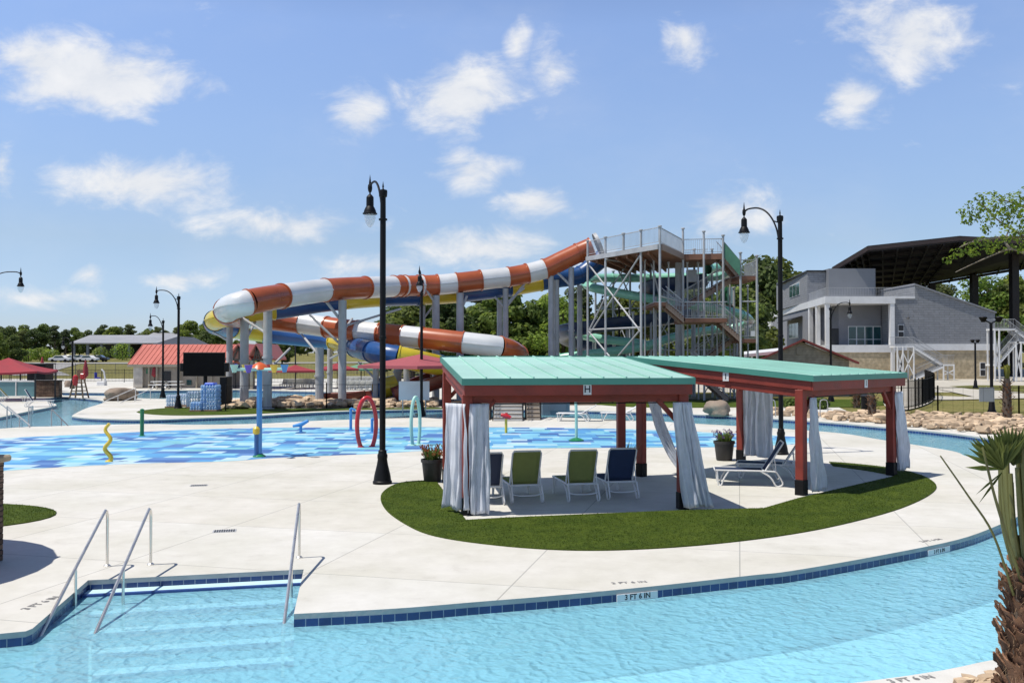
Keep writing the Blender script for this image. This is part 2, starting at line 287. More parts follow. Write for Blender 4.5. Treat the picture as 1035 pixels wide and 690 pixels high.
# ------------------------------------------------------------------ mesh builder
MTX = {}
class MB:
    def __init__(s): s.v = []; s.f = []; s.mi = []; s.uv = None
    def add(s, vs, fs, mi=0):
        o = len(s.v); s.v += [Vector(p) for p in vs]; s.f += [tuple(i+o for i in f) for f in fs]; s.mi += [mi]*len(fs); return s
    def box(s, c, d, rz=0, mi=0, mat=None):
        hx, hy, hz = d[0]/2, d[1]/2, d[2]/2
        vs = [Vector((x, y, z)) for x in (-hx, hx) for y in (-hy, hy) for z in (-hz, hz)]
        m = mat if mat is not None else Matrix.Rotation(rz, 3, 'Z')
        vs = [m @ p + Vector(c) for p in vs]
        return s.add(vs, [(0, 1, 3, 2), (4, 6, 7, 5), (0, 4, 5, 1), (2, 3, 7, 6), (0, 2, 6, 4), (1, 5, 7, 3)], mi)
    def bar(s, a, b, w, h=None, mi=0):
        a, b = Vector(a), Vector(b); d = b-a; L = d.length
        if L < 1e-6: return s
        q = d.to_track_quat('X', 'Z').to_matrix()
        return s.box((a+b)/2, (L, w, h or w), mat=q, mi=mi)
    def tube(s, pts, r, n=10, caps=True, mi=0):
        pts = [Vector(p) for p in pts]; k = len(pts); rr = r if isinstance(r, (list, tuple)) else [r]*k
        tang = [(pts[min(i+1, k-1)]-pts[max(i-1, 0)]).normalized() for i in range(k)]
        up = Vector((0, 0, 1)) if abs(tang[0].z) < .9 else Vector((1, 0, 0))
        nrm = (up - tang[0]*up.dot(tang[0])).normalized(); vs = []
        for i in range(k):
            nrm = (nrm - tang[i]*nrm.dot(tang[i])).normalized(); bn = tang[i].cross(nrm)
            for j in range(n):
                a = 2*math.pi*j/n; vs.append(pts[i]+(nrm*math.cos(a)+bn*math.sin(a))*rr[i])
        fs = [(i*n+j, i*n+(j+1) % n, (i+1)*n+(j+1) % n, (i+1)*n+j) for i in range(k-1) for j in range(n)]
        if caps: fs += [tuple(range(n-1, -1, -1)), tuple((k-1)*n+j for j in range(n))]
        return s.add(vs, fs, mi)
    def lathe(s, prof, c=(0, 0, 0), n=16, mi=0):
        c = Vector(c); k = len(prof)
        vs = [c+Vector((r*math.cos(2*math.pi*j/n), r*math.sin(2*math.pi*j/n), z)) for r, z in prof for j in range(n)]
        fs = [(i*n+j, i*n+(j+1) % n, (i+1)*n+(j+1) % n, (i+1)*n+j) for i in range(k-1) for j in range(n)]
        if prof[0][0] > .001: fs.append(tuple(range(n-1, -1, -1)))
        if prof[-1][0] > .001: fs.append(tuple((k-1)*n+j for j in range(n)))
        return s.add(vs, fs, mi)
    def prism(s, plan, z0, z1, mi=0):
        n = len(plan)
        a = sum(plan[i][0]*plan[(i+1) % n][1]-plan[(i+1) % n][0]*plan[i][1] for i in range(n))
        if a < 0: plan = plan[::-1]
        vs = [(p[0], p[1], z0) for p in plan]+[(p[0], p[1], z1) for p in plan]
        return s.add(vs, [tuple(range(n-1, -1, -1)), tuple(range(n, 2*n))]+[(i, (i+1) % n, n+(i+1) % n, n+i) for i in range(n)], mi)
    def slab(s, poly, dvec, mi=0):
        n = len(poly); d = Vector(dvec); vs = [Vector(p) for p in poly]; vs += [p+d for p in vs]
        return s.add(vs, [tuple(range(n-1, -1, -1)), tuple(range(n, 2*n))]+[(i, (i+1) % n, n+(i+1) % n, n+i) for i in range(n)], mi)
    def grid(s, rows, mi=0):
        k = len(rows); n = len(rows[0]); vs = [p for r in rows for p in r]
        return s.add(vs, [(i*n+j, i*n+j+1, (i+1)*n+j+1, (i+1)*n+j) for i in range(k-1) for j in range(n-1)], mi)
    def build(s, name, mat, parent=None, smooth=35, bevel=0, fix=True, label=None):
        me = bpy.data.meshes.new(name); M_ = MTX.get(parent.name) if parent else None
        vs = [M_ @ p for p in s.v] if M_ else s.v
        me.from_pydata(vs, [], s.f)
        for m in (mat if isinstance(mat, (list, tuple)) else [mat]): me.materials.append(m)
        me.polygons.foreach_set('material_index', s.mi)
        if s.uv:
            l = me.uv_layers.new(name='UVMap')
            for p in me.polygons:
                for li in p.loop_indices: l.data[li].uv = s.uv[me.loops[li].vertex_index]
        if bevel or fix:
            b = bmesh.new(); b.from_mesh(me)
            if fix: bmesh.ops.recalc_face_normals(b, faces=b.faces)
            if bevel:
                es = [e for e in b.edges if len(e.link_faces) == 2 and e.calc_face_angle(0) > .6]
                bmesh.ops.bevel(b, geom=es, offset=bevel, segments=1, affect='EDGES', clamp_overlap=True)
            b.to_mesh(me); b.free()
        if smooth:
            me.shade_smooth(); me.set_sharp_from_angle(angle=R(smooth))
        o = bpy.data.objects.new(name, me); COL.objects.link(o)
        if parent:
            o.parent = parent; MTX[o.name] = M_
        if label: o['label'] = label
        return o
def tag(o, label, cat, group=None, kind=None):
    o['label'] = label; o['category'] = cat
    if group: o['group'] = group
    if kind: o['kind'] = kind
    return o
# an Empty at the base of a thing; its parts are given in WORLD coordinates unless local=True
def thing(name, label, cat, loc=(0, 0, 0), rz=0, group=None, local=False):
    o = bpy.data.objects.new(name, None); COL.objects.link(o); o.empty_display_size = .2
    o.location = loc; o.rotation_euler = (0, 0, rz); tag(o, label, cat, group)
    MTX[o.name] = Matrix.Identity(4) if local else (Matrix.Translation(Vector(loc)) @ Matrix.Rotation(rz, 4, 'Z')).inverted()
    return o
def dup(root, loc, rz=0, label=None, group=None, scale=None):
    r = root.copy(); COL.objects.link(r); r.location = loc; r.rotation_euler = (0, 0, rz)
    if scale: r.scale = scale if not isinstance(scale, (int, float)) else (scale,)*3
    if label: r['label'] = label
    if group: r['group'] = group
    for ch in list(root.children):
        c = ch.copy(); COL.objects.link(c); c.parent = r
        for g in list(ch.children):
            d = g.copy(); COL.objects.link(d); d.parent = c
    return r
def struct(o): o['kind'] = 'structure'; return o
def catmull(pts, n=6, closed=False):
    pts = [Vector(p) for p in pts]; out = []; k = len(pts)
    for i in range(k if closed else k-1):
        p = [pts[(i+j) % k] if closed else pts[min(max(i+j, 0), k-1)] for j in (-1, 0, 1, 2)]
        for q in range(n):
            t = q/n; out.append(.5*((2*p[1])+(p[2]-p[0])*t+(2*p[0]-5*p[1]+4*p[2]-p[3])*t*t+(3*p[1]-p[0]-3*p[2]+p[3])*t**3))
    if not closed: out.append(pts[-1])
    return out
def pip(x, y, poly):
    c = False; n = len(poly); j = n-1
    for i in range(n):
        xi, yi = poly[i][0], poly[i][1]; xj, yj = poly[j][0], poly[j][1]
        if (yi > y) != (yj > y) and x < (xj-xi)*(y-yi)/(yj-yi)+xi: c = not c
        j = i
    return c
def sheet(name, outer, holes, z, mat, extra=()):
    vs = []; es = []
    for lp in [outer]+list(holes):
        o = len(vs); vs += [Vector((p[0], p[1])) for p in lp]; n = len(lp); es += [(o+i, o+(i+1) % n) for i in range(n)]
    vs += [Vector((p[0], p[1])) for p in extra]
    r = delaunay_2d_cdt(vs, es, [], 0, 1e-5)
    V, F = r[0], r[2]; fs = []
    for f in F:
        cx = sum(V[i].x for i in f)/3; cy = sum(V[i].y for i in f)/3
        if pip(cx, cy, outer) and not any(pip(cx, cy, h) for h in holes):
            a, b_, c = (V[i] for i in f[:3])
            fs.append(tuple(f) if (b_-a).cross(c-a) > 0 else tuple(f[::-1]))
    zf = z if callable(z) else (lambda x, y: z)
    mb = MB(); mb.add([(p.x, p.y, zf(p.x, p.y)) for p in V], fs)
    return mb.build(name, mat, smooth=0, fix=False)
def XY(p): return (p[0], p[1])
def gp(lst): return [XY(G(a, b)) for a, b in lst]
WZ = -.16

# ------------------------------------------------------------------ land and water
island = [(-28, 10.2)] + gp([(0, 640), (26, 637.5), (33, 634.6)]) + gp([(89, 586), (307, 575), (297, 620)])
front = [G(297, 620), G(400, 614.5), G(480, 608), G(560, 601.5), G(660, 592), G(760, 581), G(800, 576.5), G(884, 562), G(968, 545), G(1010, 530), G(1035, 518),
         Vector((12.5, 21, 0)), Vector((14.2, 24.2, 0)), Vector((14.75, 26.3, 0)), G(980, 461.5), G(960, 455), G(890, 444), G(833, 436), G(705, 428), G(650, 425), G(550, 421.5),
         G(450, 421.5), G(380, 423), G(320, 425), G(260, 428), G(190, 429), G(150, 428.3), G(70, 429.8), G(49, 430.7), G(29, 431), G(0, 433)]
front = [XY(p) for p in catmull(front, 5)]
island += front[1:] + [(-28, 37)]
farb = [G(1035, 448), G(960, 437.5), G(890, 431), G(830, 426), G(744, 420.5), G(702, 418.5), G(650, 416.5), G(550, 414), G(450, 413.5), G(380, 414.5), G(320, 416.5), G(260, 420), G(207, 422), G(150, 424), G(100, 423), G(76, 421), G(74, 419), G(87, 412.5), G(105, 406.5), G(100, 404), G(86, 402.5), G(64, 401), G(47, 402.5), G(48, 405.5), G(57, 409.5), G(31, 415), G(0, 421.5)]
farb = [XY(p) for p in catmull(farb, 4)]
nearb = [XY(p) for p in catmull([Vector((-40, 4.6, 0)), Vector((-14, 5.2, 0)), Vector((-3, 6.9, 0)), G(860, 690), G(1000, 667), G(1035, 660), Vector((9, 11.8, 0)), Vector((13.4, 16.3, 0)), Vector((17, 20.6, 0)), Vector((19, 26, 0)), G(1035, 448)], 5)]
Wp = nearb[:-1] + farb + [(-42, 42)]
W2 = gp([(60, 396.5), (110, 397), (131, 395), (240, 394), (330, 396), (400, 398), (410, 401), (330, 402), (240, 402), (165, 403), (131, 402), (112, 400), (64, 399.5)])

ext = [(x, y) for y in list(range(72, 130, 6))+list(range(130, 300, 15))+[340, 420, 600, 1000] for x in range(-420, 421, 28)]
struct(sheet('ground', [(-2500, -40), (2500, -40), (2500, 3000), (-2500, 3000)], [Wp, W2], lambda x, y: terr(x, y)-.012, m_lawn, ext))
apron = [(-44, 1.5), (30, 1.5), (30, 26)] + gp([(1120, 452), (960, 432.5), (860, 417), (840, 408), (600, 398)]) + gp([(450, 384.5), (-260, 384.5)]) + [(-60, 40)]
struct(sheet('deck', apron, [Wp, W2], lambda x, y: terr(x, y), m_deck, [(x, y) for y in (72, 78, 84, 90, 96, 102, 108) for x in range(-90, 40, 8)]))
struct(sheet('pool_island', island, [], 0, m_deck))
struct(sheet('pool_water', [(-45, 3), (32, 3), (32, 60), (-5, 92), (-45, 92)], [], WZ, m_water))
struct(sheet('pool_floor', [(-46, 2), (33, 2), (33, 61), (-5, 93), (-46, 93)], [], -1.15, m_plaster))
def pool_edge(loop, closed=True):
    mb = MB(); n = len(loop); uv = []; vs = []; fs = []; mi = []
    zs = [.0, -.006, -.062, -.062, -.225, -1.16]; s = 0
    pts = loop+[loop[0]] if closed else loop
    a = sum(loop[i][0]*loop[(i+1) % n][1]-loop[(i+1) % n][0]*loop[i][1] for i in range(n))
    for i, p in enumerate(pts):
        if i: s += math.hypot(p[0]-pts[i-1][0], p[1]-pts[i-1][1])
        for z in zs: vs.append((p[0], p[1], z)); uv.append((s, z+.062))
    k = len(zs)
    for i in range(len(pts)-1):
        for j in range(k-1):
            if j == 2: continue
            q = (i*k+j, (i+1)*k+j, (i+1)*k+j+1, i*k+j+1); fs.append(q); mi.append(0 if j < 2 else (1 if j == 3 else 2))
    mb.add(vs, fs); mb.mi = mi; mb.uv = uv
    return struct(mb.build('pool_edge', [m_coping, m_tile, m_plaster], smooth=0))
pool_edge(island); pool_edge(Wp); pool_edge(W2)
# coping joint ring on the island: slightly greyer bullnose band
def band(name, line, w, z, mat):
    mb = MB(); rows = []
    for i, p in enumerate(line):
        a = Vector(line[max(i-1, 0)]); b = Vector(line[min(i+1, len(line)-1)]); d = (b-a).normalized(); nn = Vector((-d.y, d.x))
        rows.append([Vector((p[0], p[1], z)), Vector((p[0]+nn.x*w, p[1]+nn.y*w, z))])
    mb.grid(rows); return struct(mb.build(name, mat, smooth=0, fix=False))
# entry steps into the water (five treads with navy nosing)
sa, sb = G(89, 586), G(307, 575); dirv = ((G(33, 634.6)-G(89, 586)) + (G(297, 620)-G(307, 575))).normalized(); al = (sb-sa)
mb = MB(); nose = MB()
for i in range(5):
    z1 = -.165-.17*i if i else -.135; d0 = .31*i+.004; d1 = .31*(i+1)
    a0 = sa+dirv*d0+al*(.002-.02*i); b0 = sb+dirv*d0+al*(-.002+.03*i)
    q = [a0, b0, b0+dirv*(d1-d0), a0+dirv*(d1-d0)]
    mb.prism([XY(p) for p in q], -1.15, z1)
    e0 = q[3]-dirv*.07; e1 = q[2]-dirv*.07
    nose.prism([XY(p) for p in (e0, e1, q[2]+dirv*.006, q[3]+dirv*.006)], z1-.05, z1+.004)
struct(mb.build('pool_steps', M('step_plaster', (.50, .72, .80), .8, .06, 2), smooth=0)); struct(nose.build('step_nosing', M('navy_nosing', (.03, .07, .24), .4, .2, 8), smooth=0))

# splash pad
sp = catmull([G(*p) for p in [(-60, 447), (0, 443), (60, 440), (150, 436), (230, 433), (300, 432), (442, 431.5), (550, 432), (650, 434), (740, 438), (800, 441), (828, 445), (800, 449), (744, 451.5), (650, 452), (600, 452.5), (540, 453), (442, 455), (375, 458.5), (277, 462.6), (230, 466), (150, 468), (60, 472), (0, 476), (-60, 480)]], 4, True)
struct(sheet('splash_pad', [XY(p) for p in sp], [], .004, m_splash))

def patch(name, px, mat, z=.004, n=4, world=None, zf=None):
    pts = world or catmull([G(*p) for p in px], n, True)
    return sheet(name, [XY(p) for p in pts], [], zf or z, mat, [])
# turf beds: raised 2.5 cm with a soft edge
def turf(name, pts, hole=None):
    mb = MB(); o = sheet(name, [XY(p) for p in pts], [], .022, m_turf)
    o2 = MB(); rows = [[Vector((p[0], p[1], .022)), Vector((p[0], p[1], .0))] for p in pts+[pts[0]]]
    o2.grid(rows); b = bmesh.new(); b.from_mesh(o.data)
    vs = [b.verts.new(p) for p in o2.v]; 
    for f in o2.f: b.faces.new([vs[i] for i in f])
    bmesh.ops.remove_doubles(b, verts=b.verts, dist=1e-4)
    xs = [p[0] for p in pts]; ys = [p[1] for p in pts]; ctr = Vector((sum(xs)/len(xs), sum(ys)/len(ys)))
    if sum(ys)/len(ys) < 30:      # short blades standing on the near beds, a few leaning over the edge
        n = int((max(xs)-min(xs))*(max(ys)-min(ys))*620)
        for _ in range(n):
            x, y = rnd.uniform(min(xs), max(xs)), rnd.uniform(min(ys), max(ys))
            if not pip(x, y, pts): continue
            h = rnd.uniform(.010, .028); a = rnd.uniform(0, 6.28); w_ = .006; dx, dy = math.cos(a)*w_, math.sin(a)*w_; lx, ly = rnd.uniform(-.02, .02), rnd.uniform(-.02, .02)
            b.faces.new([b.verts.new((x-dx, y-dy, .02)), b.verts.new((x+dx, y+dy, .02)), b.verts.new((x+lx, y+ly, .02+h))])
    b.to_mesh(o.data); b.free()
    return struct(o)
outer = catmull([G(*p) for p in [(440, 485.5), (405, 488), (386, 499), (389, 514), (410, 530), (440, 542), (500, 551), (570, 556), (640, 555.5), (720, 550), (800, 540), (860, 528), (910, 514), (940, 500), (946, 490), (930, 480), (900, 473), (860, 468.5), (838, 467)]], 5)
inner = [G(*p) for p in [(842, 471), (875, 475.5), (906, 481), (808, 503.5), (772, 514), (681, 516.5), (511, 523.6), (471, 526)]]
turf('grass', [XY(p) for p in outer+inner])
ell = [(-11.5+2.62*math.cos(a*R(10)), 17.55+1.65*math.sin(a*R(10))) for a in range(36)]
turf('grass', ell)
turf('grass', [XY(p) for p in catmull([G(*p) for p in [(138, 416.5), (160, 413), (200, 411.5), (300, 413), (440, 412), (445, 413.2), (380, 413.9), (320, 415.5), (265, 418), (215, 419.5), (165, 419.5)]], 4, True)])
turf('grass', [XY(p) for p in catmull([G(*p) for p in [(600, 408), (650, 404.5), (760, 403.5), (865, 404), (900, 408), (860, 411.5), (760, 411.5), (660, 412)]], 4, True)])
# slide ground, plaza, paths, far road
struct(patch('mulch_ground', None, m_mulch, world=[G(p[0], p[1]) for p in [(225, 411.5), (330, 412.5), (440, 411), (560, 409.5), (740, 408.5), (745, 402.5), (560, 402.2), (430, 403.6), (300, 404.5), (230, 405)]]))
def draped(name, px, mat, dz, zg=0.0):
    pts = []
    for q in px:
        p = G(q[0], q[1], zg)
        for _ in range(12): p = G(q[0], q[1], terr(p.x, p.y)) if q[1] > HOR+4 else p
        pts.append(p)
    xs = [p.x for p in pts]; ys = [p.y for p in pts]
    ex = [(x, y) for x in [min(xs)+(max(xs)-min(xs))*i/14 for i in range(1, 14)] for y in [min(ys)+(max(ys)-min(ys))*i/14 for i in range(1, 14)] if pip(x, y, [XY(p) for p in pts])]
    return struct(sheet(name, [XY(p) for p in pts], [], lambda x, y: terr(x, y)+dz, mat, ex))
struct(sheet('plaza', [(14, 78), (92, 78), (92, 160), (36, 160), (30, 118), (14, 100)], [], lambda x, y: terr(x, y)+.02, m_plaza, [(x, y) for x in range(18, 92, 6) for y in range(80, 160, 6) if pip(x, y, [(14, 78), (92, 78), (92, 160), (36, 160), (30, 118), (14, 100)])]))
draped('lawn', [(948, 391), (990, 389.5), (1060, 390), (1150, 394), (1150, 398), (1035, 396.5)], turfmat('lawn_green', (.10, .12, .032), (.17, .16, .055), .5), .04)
draped('path', [(930, 389.5), (950, 389.5), (1000, 396), (1150, 405), (1150, 409.5), (1035, 403), (960, 404.5), (925, 404.5), (945, 400.5), (985, 401.5)], m_plaza, .05)
struct(sheet('concrete_pad', [XY(p) for p in catmull([G(*q) for q in [(893, 408), (905, 415), (925, 413), (943, 405), (935, 396), (900, 395)]], 4, True)], [], lambda x, y: terr(x, y)+.06, m_plaza))
road = [(-140, 190), (-60, 188), (-10, 196), (60, 205), (60, 212), (-10, 203), (-60, 195), (-140, 197)]
struct(sheet('road', road, [], lambda x, y: terr(x, y)+.06, M('pale_asphalt', (.30, .29, .27), .9, .12, .6), [(x, y) for x in range(-135, 60, 8) for y in range(189, 212, 3) if pip(x, y, road)]))
drv = [(-100, 192), (-86, 150), (-70, 128), (-62, 128), (-76, 152), (-90, 190)]
struct(sheet('driveway', drv, [], lambda x, y: terr(x, y)+.05, MATS['pale_asphalt'], [(x, y) for x in range(-100, -60, 4) for y in range(130, 192, 5) if pip(x, y, drv)]))

# rocks
def rock_bm(mb, c, sx, sy, sz, seed, sub=2, cl=1.0):
    b = bmesh.new(); bmesh.ops.create_icosphere(b, subdivisions=sub, radius=1)
    ang = rnd.uniform(0, 6.28); m = Matrix.Rotation(ang, 3, 'Z') @ Matrix.Rotation(rnd.uniform(-.3, .3), 3, 'X')
    vs = []
    for v in b.verts:
        p = v.co.copy(); k = 1+.38*noise.noise(p*1.1+Vector((seed, seed*.7, 0)))+.16*noise.noise(p*2.7+Vector((0, seed, 3)))
        p = Vector((max(-.8*cl, min(.8*cl, p.x*k)), max(-.82*cl, min(.8*cl, p.y*k)), max(-.7*cl, min(.72*cl, p.z*k))))
        if cl > 1: tp = 1.08-.30*p.z; p = Vector((p.x*tp, p.y*tp, p.z))
        vs.append(m @ Vector((p.x*sx, p.y*sy, p.z*sz))+Vector(c))
    mb.add(vs, [tuple(v.index for v in f.verts) for f in b.faces]); b.free()
def riprap(poly_px, n, smin, smax, pile, label):
    poly = [XY(G(*p)) for p in poly_px]; xs = [p[0] for p in poly]; ys = [p[1] for p in poly]; mb = MB(); k = 0
    while k < n:
        x, y = rnd.uniform(min(xs), max(xs)), rnd.uniform(min(ys), max(ys))
        if not pip(x, y, poly): continue
        s = rnd.uniform(smin, smax)*(1 if rnd.random() < .8 else 1.4); k += 1
        rock_bm(mb, (x, y, s*.28+rnd.random()*pile), s*rnd.uniform(.8, 1.3), s*rnd.uniform(.7, 1.1), s*rnd.uniform(.5, .75), rnd.random()*90, 2 if s > .25 else 1)
    o = mb.build('riprap', m_rock, smooth=28); return tag(o, label, 'rocks', kind='stuff')
riprap([(834, 424), (890, 429), (960, 435.5), (1120, 450), (1120, 430), (1035, 423.5), (960, 421.5), (900, 419.5), (838, 419)], 900, .10, .27, .14, 'tan riprap rocks lining the bank between pool and black fence')
riprap([(760, 418.5), (832, 423), (836, 419), (800, 414.5), (768, 415)], 60, .1, .25, .02, 'few tan stones scattered on pale ground behind second pavilion')
riprap([(226, 414), (300, 412.3), (440, 412), (440, 405.5), (340, 404.5), (300, 405), (230, 410)], 700, .15, .36, .2, 'tan riprap rocks heaped under the slide supports behind fence')
riprap([(960, 697), (975, 683), (1000, 682), (1060, 680), (1060, 720), (980, 720)], 40, .05, .11, .03, 'tan stones around the base of the palm')
def boulder(px, py, w, h, d, label):
    p = G(px, py); mb = MB(); b = bmesh.new(); rock_bm(mb, (p.x, p.y, h*.42), w*.62, d*.62, h*.58, px*.37+5, 3, 1.25)
    o = mb.build('boulder', m_boulder, smooth=50); tag(o, label, 'boulder'); return o
boulder(725.5, 419.5, 1.08, .88, .8, 'rounded brown boulder on the far bank beyond the planter')
boulder(122, 404.5, 1.9, .95, 1.2, 'layered brown boulder beside white ramp rails at the left pool')
boulder(68.5, 391.5, .55, .75, .5, 'small pinkish boulder beside the left lamp post')
# ------------------------------------------------------------------ lettering
def letters(name, txt, size, mat, parent, mtx, depth=.0015):
    cu = bpy.data.curves.new('lettering', 'FONT'); cu.body = txt; cu.size = size; cu.extrude = depth; cu.align_x = 'CENTER'; cu.align_y = 'CENTER'; cu.resolution_u = 2; cu.offset = size*.018
    tmp = bpy.data.objects.new('tmp_text', cu); COL.objects.link(tmp)
    bpy.context.view_layer.update()
    me = bpy.data.meshes.new_from_object(tmp.evaluated_get(bpy.context.evaluated_depsgraph_get()))
    bpy.data.objects.remove(tmp); bpy.data.curves.remove(cu)
    me.materials.clear(); me.materials.append(mat)
    M_ = MTX.get(parent.name) if parent else Matrix.Identity(4)
    me.transform(M_ @ mtx)
    o = bpy.data.objects.new(name, me); COL.objects.link(o)
    if parent: o.parent = parent; MTX[o.name] = M_
    return o
def frame_m(org, xdir, zdir):     # text lies in plane x,y ; normal = zdir
    x = Vector(xdir).normalized(); z = Vector(zdir).normalized(); y = z.cross(x)
    return Matrix(((x.x, y.x, z.x, org[0]), (x.y, y.y, z.y, org[1]), (x.z, y.z, z.z, org[2]), (0, 0, 0, 1)))

# ------------------------------------------------------------------ cabanas
def cabana(fl, fr, bl, label, sign_front, sign_left=None):
    fl, fr, bl = Vector(fl), Vector(fr), Vector(bl)
    ax = fr-fl; rz = math.atan2(ax.y, ax.x); w = ax.length
    ay = Vector((-ax.y, ax.x, 0)).normalized(); d = (bl-fl).dot(ay)
    t = thing('cabana', label, 'pavilion', fl, rz, local=True)
    PW = .2; zlow, zhigh = 2.665, 3.085; ov = .13; ovb = .36
    def zr(y): return zlow+(zhigh-zlow)*(y+ovb)/(d+2*ovb)
    for x, y in ((0, 0), (w, 0), (0, d), (w, d)):
        mb = MB().box((x, y, (.34+zr(y)-.34)/2), (PW, PW, zr(y)-.34-.34), mi=0); p = mb.build('post', m_red, t, bevel=.012)
        mb = MB().box((x, y, .17), (PW+.015, PW+.015, .34)); mb.build('post_base', m_black, p, bevel=.006)
    for y in (0, d):
        MB().box((w/2, y, zr(y)-.40), (w-.19, .09, .22)).build('beam', m_red, t, bevel=.006)
    for x in (0, w):
        sg = -1 if x == 0 else 1
        MB().slab([(x-.045, .1, zr(0)-.50), (x-.045, d-.1, zr(d)-.5), (x-.045, d-.1, zr(d)-.29), (x-.045, .1, zr(0)-.29)], (.09, 0, 0)).build('beam', m_red, t, bevel=.005)
        for y, s in ((0, 1), (d, -1)):
            sx = 1 if x == 0 else -1
            MB().bar((x+sx*.08, y, zr(y)-.95), (x+sx*.55, y, zr(y)-.45), .09, .09).build('knee_brace', m_red, t, bevel=.005)
    for i in range(7):
        x = .1+(w-.2)*i/6
        MB().slab([(x-.02, -ovb+.06, zr(-ovb+.06)-.235), (x-.02, d+ovb-.06, zr(d+ovb-.06)-.235), (x-.02, d+ovb-.06, zr(d+ovb-.06)-.07), (x-.02, -ovb+.06, zr(-ovb+.06)-.07)], (.045, 0, 0)).build('rafter', m_red, t)
    x0, x1, y0, y1 = -ov, w+ov, -ovb, d+ovb
    # fascia boards
    for a, b in (((x0+.04, y0+.04), (x1-.04, y0+.04)), ((x0+.04, y1-.04), (x1-.04, y1-.04))):
        MB().box(((a[0]+b[0])/2, a[1], zr(a[1])-.225), (b[0]-a[0], .045, .21)).build('fascia', m_red, t, bevel=.004)
    for x in (x0+.04, x1-.085):
        MB().slab([(x, y0+.07, zr(y0+.07)-.33), (x, y1-.07, zr(y1-.07)-.33), (x, y1-.07, zr(y1-.07)-.12), (x, y0+.07, zr(y0+.07)-.12)], (.045, 0, 0)).build('fascia', m_red, t, bevel=.004)
    # roof panel with standing seams
    mb = MB().slab([(x0, y0, zr(y0)-.05), (x1, y0, zr(y0)-.05), (x1, y1, zr(y1)-.05), (x0, y1, zr(y1)-.05)], (0, 0, .05))
    n = int(round((x1-x0)/.46))
    for i in range(1, n):
        x = x0+(x1-x0)*i/n
        mb.slab([(x-.014, y0+.02, zr(y0+.02)-.005), (x+.014, y0+.02, zr(y0+.02)-.005), (x+.014, y1-.02, zr(y1-.02)-.005), (x-.014, y1-.02, zr(y1-.02)-.005)], (0, 0, .04))
    mb.build('roof_panel', m_teal, t, smooth=0)
    mb = MB()
    mb.box(((x0+x1)/2, y0-.008, zr(y0)-.058), (x1-x0+.03, .014, .13)); mb.box(((x0+x1)/2, y1+.008, zr(y1)-.04), (x1-x0+.03, .014, .13))
    for x in (x0-.011, x1-.003):
        mb.slab([(x, y0, zr(y0)-.122), (x, y1, zr(y1)-.122), (x, y1, zr(y1)+.014), (x, y0, zr(y0)+.014)], (.014, 0, 0))
    mb.build('roof_trim', m_teald, t, smooth=0)
    # curtain rail
    MB().tube([(.1, -.02, zr(0)-.53), (w-.1, -.02, zr(0)-.53)], .012, 6).build('curtain_rod', m_black, t)
    def sign(org, xd, zd, ch):
        f = frame_m(org, xd, zd); mb = MB(); vs = [f @ Vector(p) for p in ((-.08, -.105, 0), (.08, -.105, 0), (.08, .105, 0), (-.08, .105, 0))]
        mb.slab(vs, Vector(zd)*.012); s = mb.build('letter_sign', m_white, t, smooth=0)
        letters('letter', ch, .19, m_text, s, frame_m(Vector(org)+Vector(zd)*.0135, xd, zd))
    sign((w*.53, y0+.015, zr(y0)-.215), (1, 0, 0), (0, -1, 0), sign_front)
    if sign_left: sign((x0+.038, d*.42, zr(d*.42)-.23), (0, -1, 0), (-1, 0, 0), sign_left)
    return t, rz, w, d, zr
c1fl, c1fr, c1bl = G(472, 520), G(690, 514), G(444, 488)
cab1 = cabana(c1fl, c1fr, c1bl, 'open pavilion with pale green metal roof, red posts and letter H, over four lounge chairs', 'H')
c2fl, c2fr, c2bl = G(810, 500), G(901, 480), G(656, 480)
cab2 = cabana(c2fl, c2fr, c2bl, 'open pavilion with green metal roof and red posts, right of and behind the H pavilion', 'I', 'I')
def cw(cab, x, y, z=0):     # pavilion-local to world
    t, rz = cab[0], cab[1]; return Vector(t.location)+Matrix.Rotation(rz, 3, 'Z') @ Vector((x, y, z))

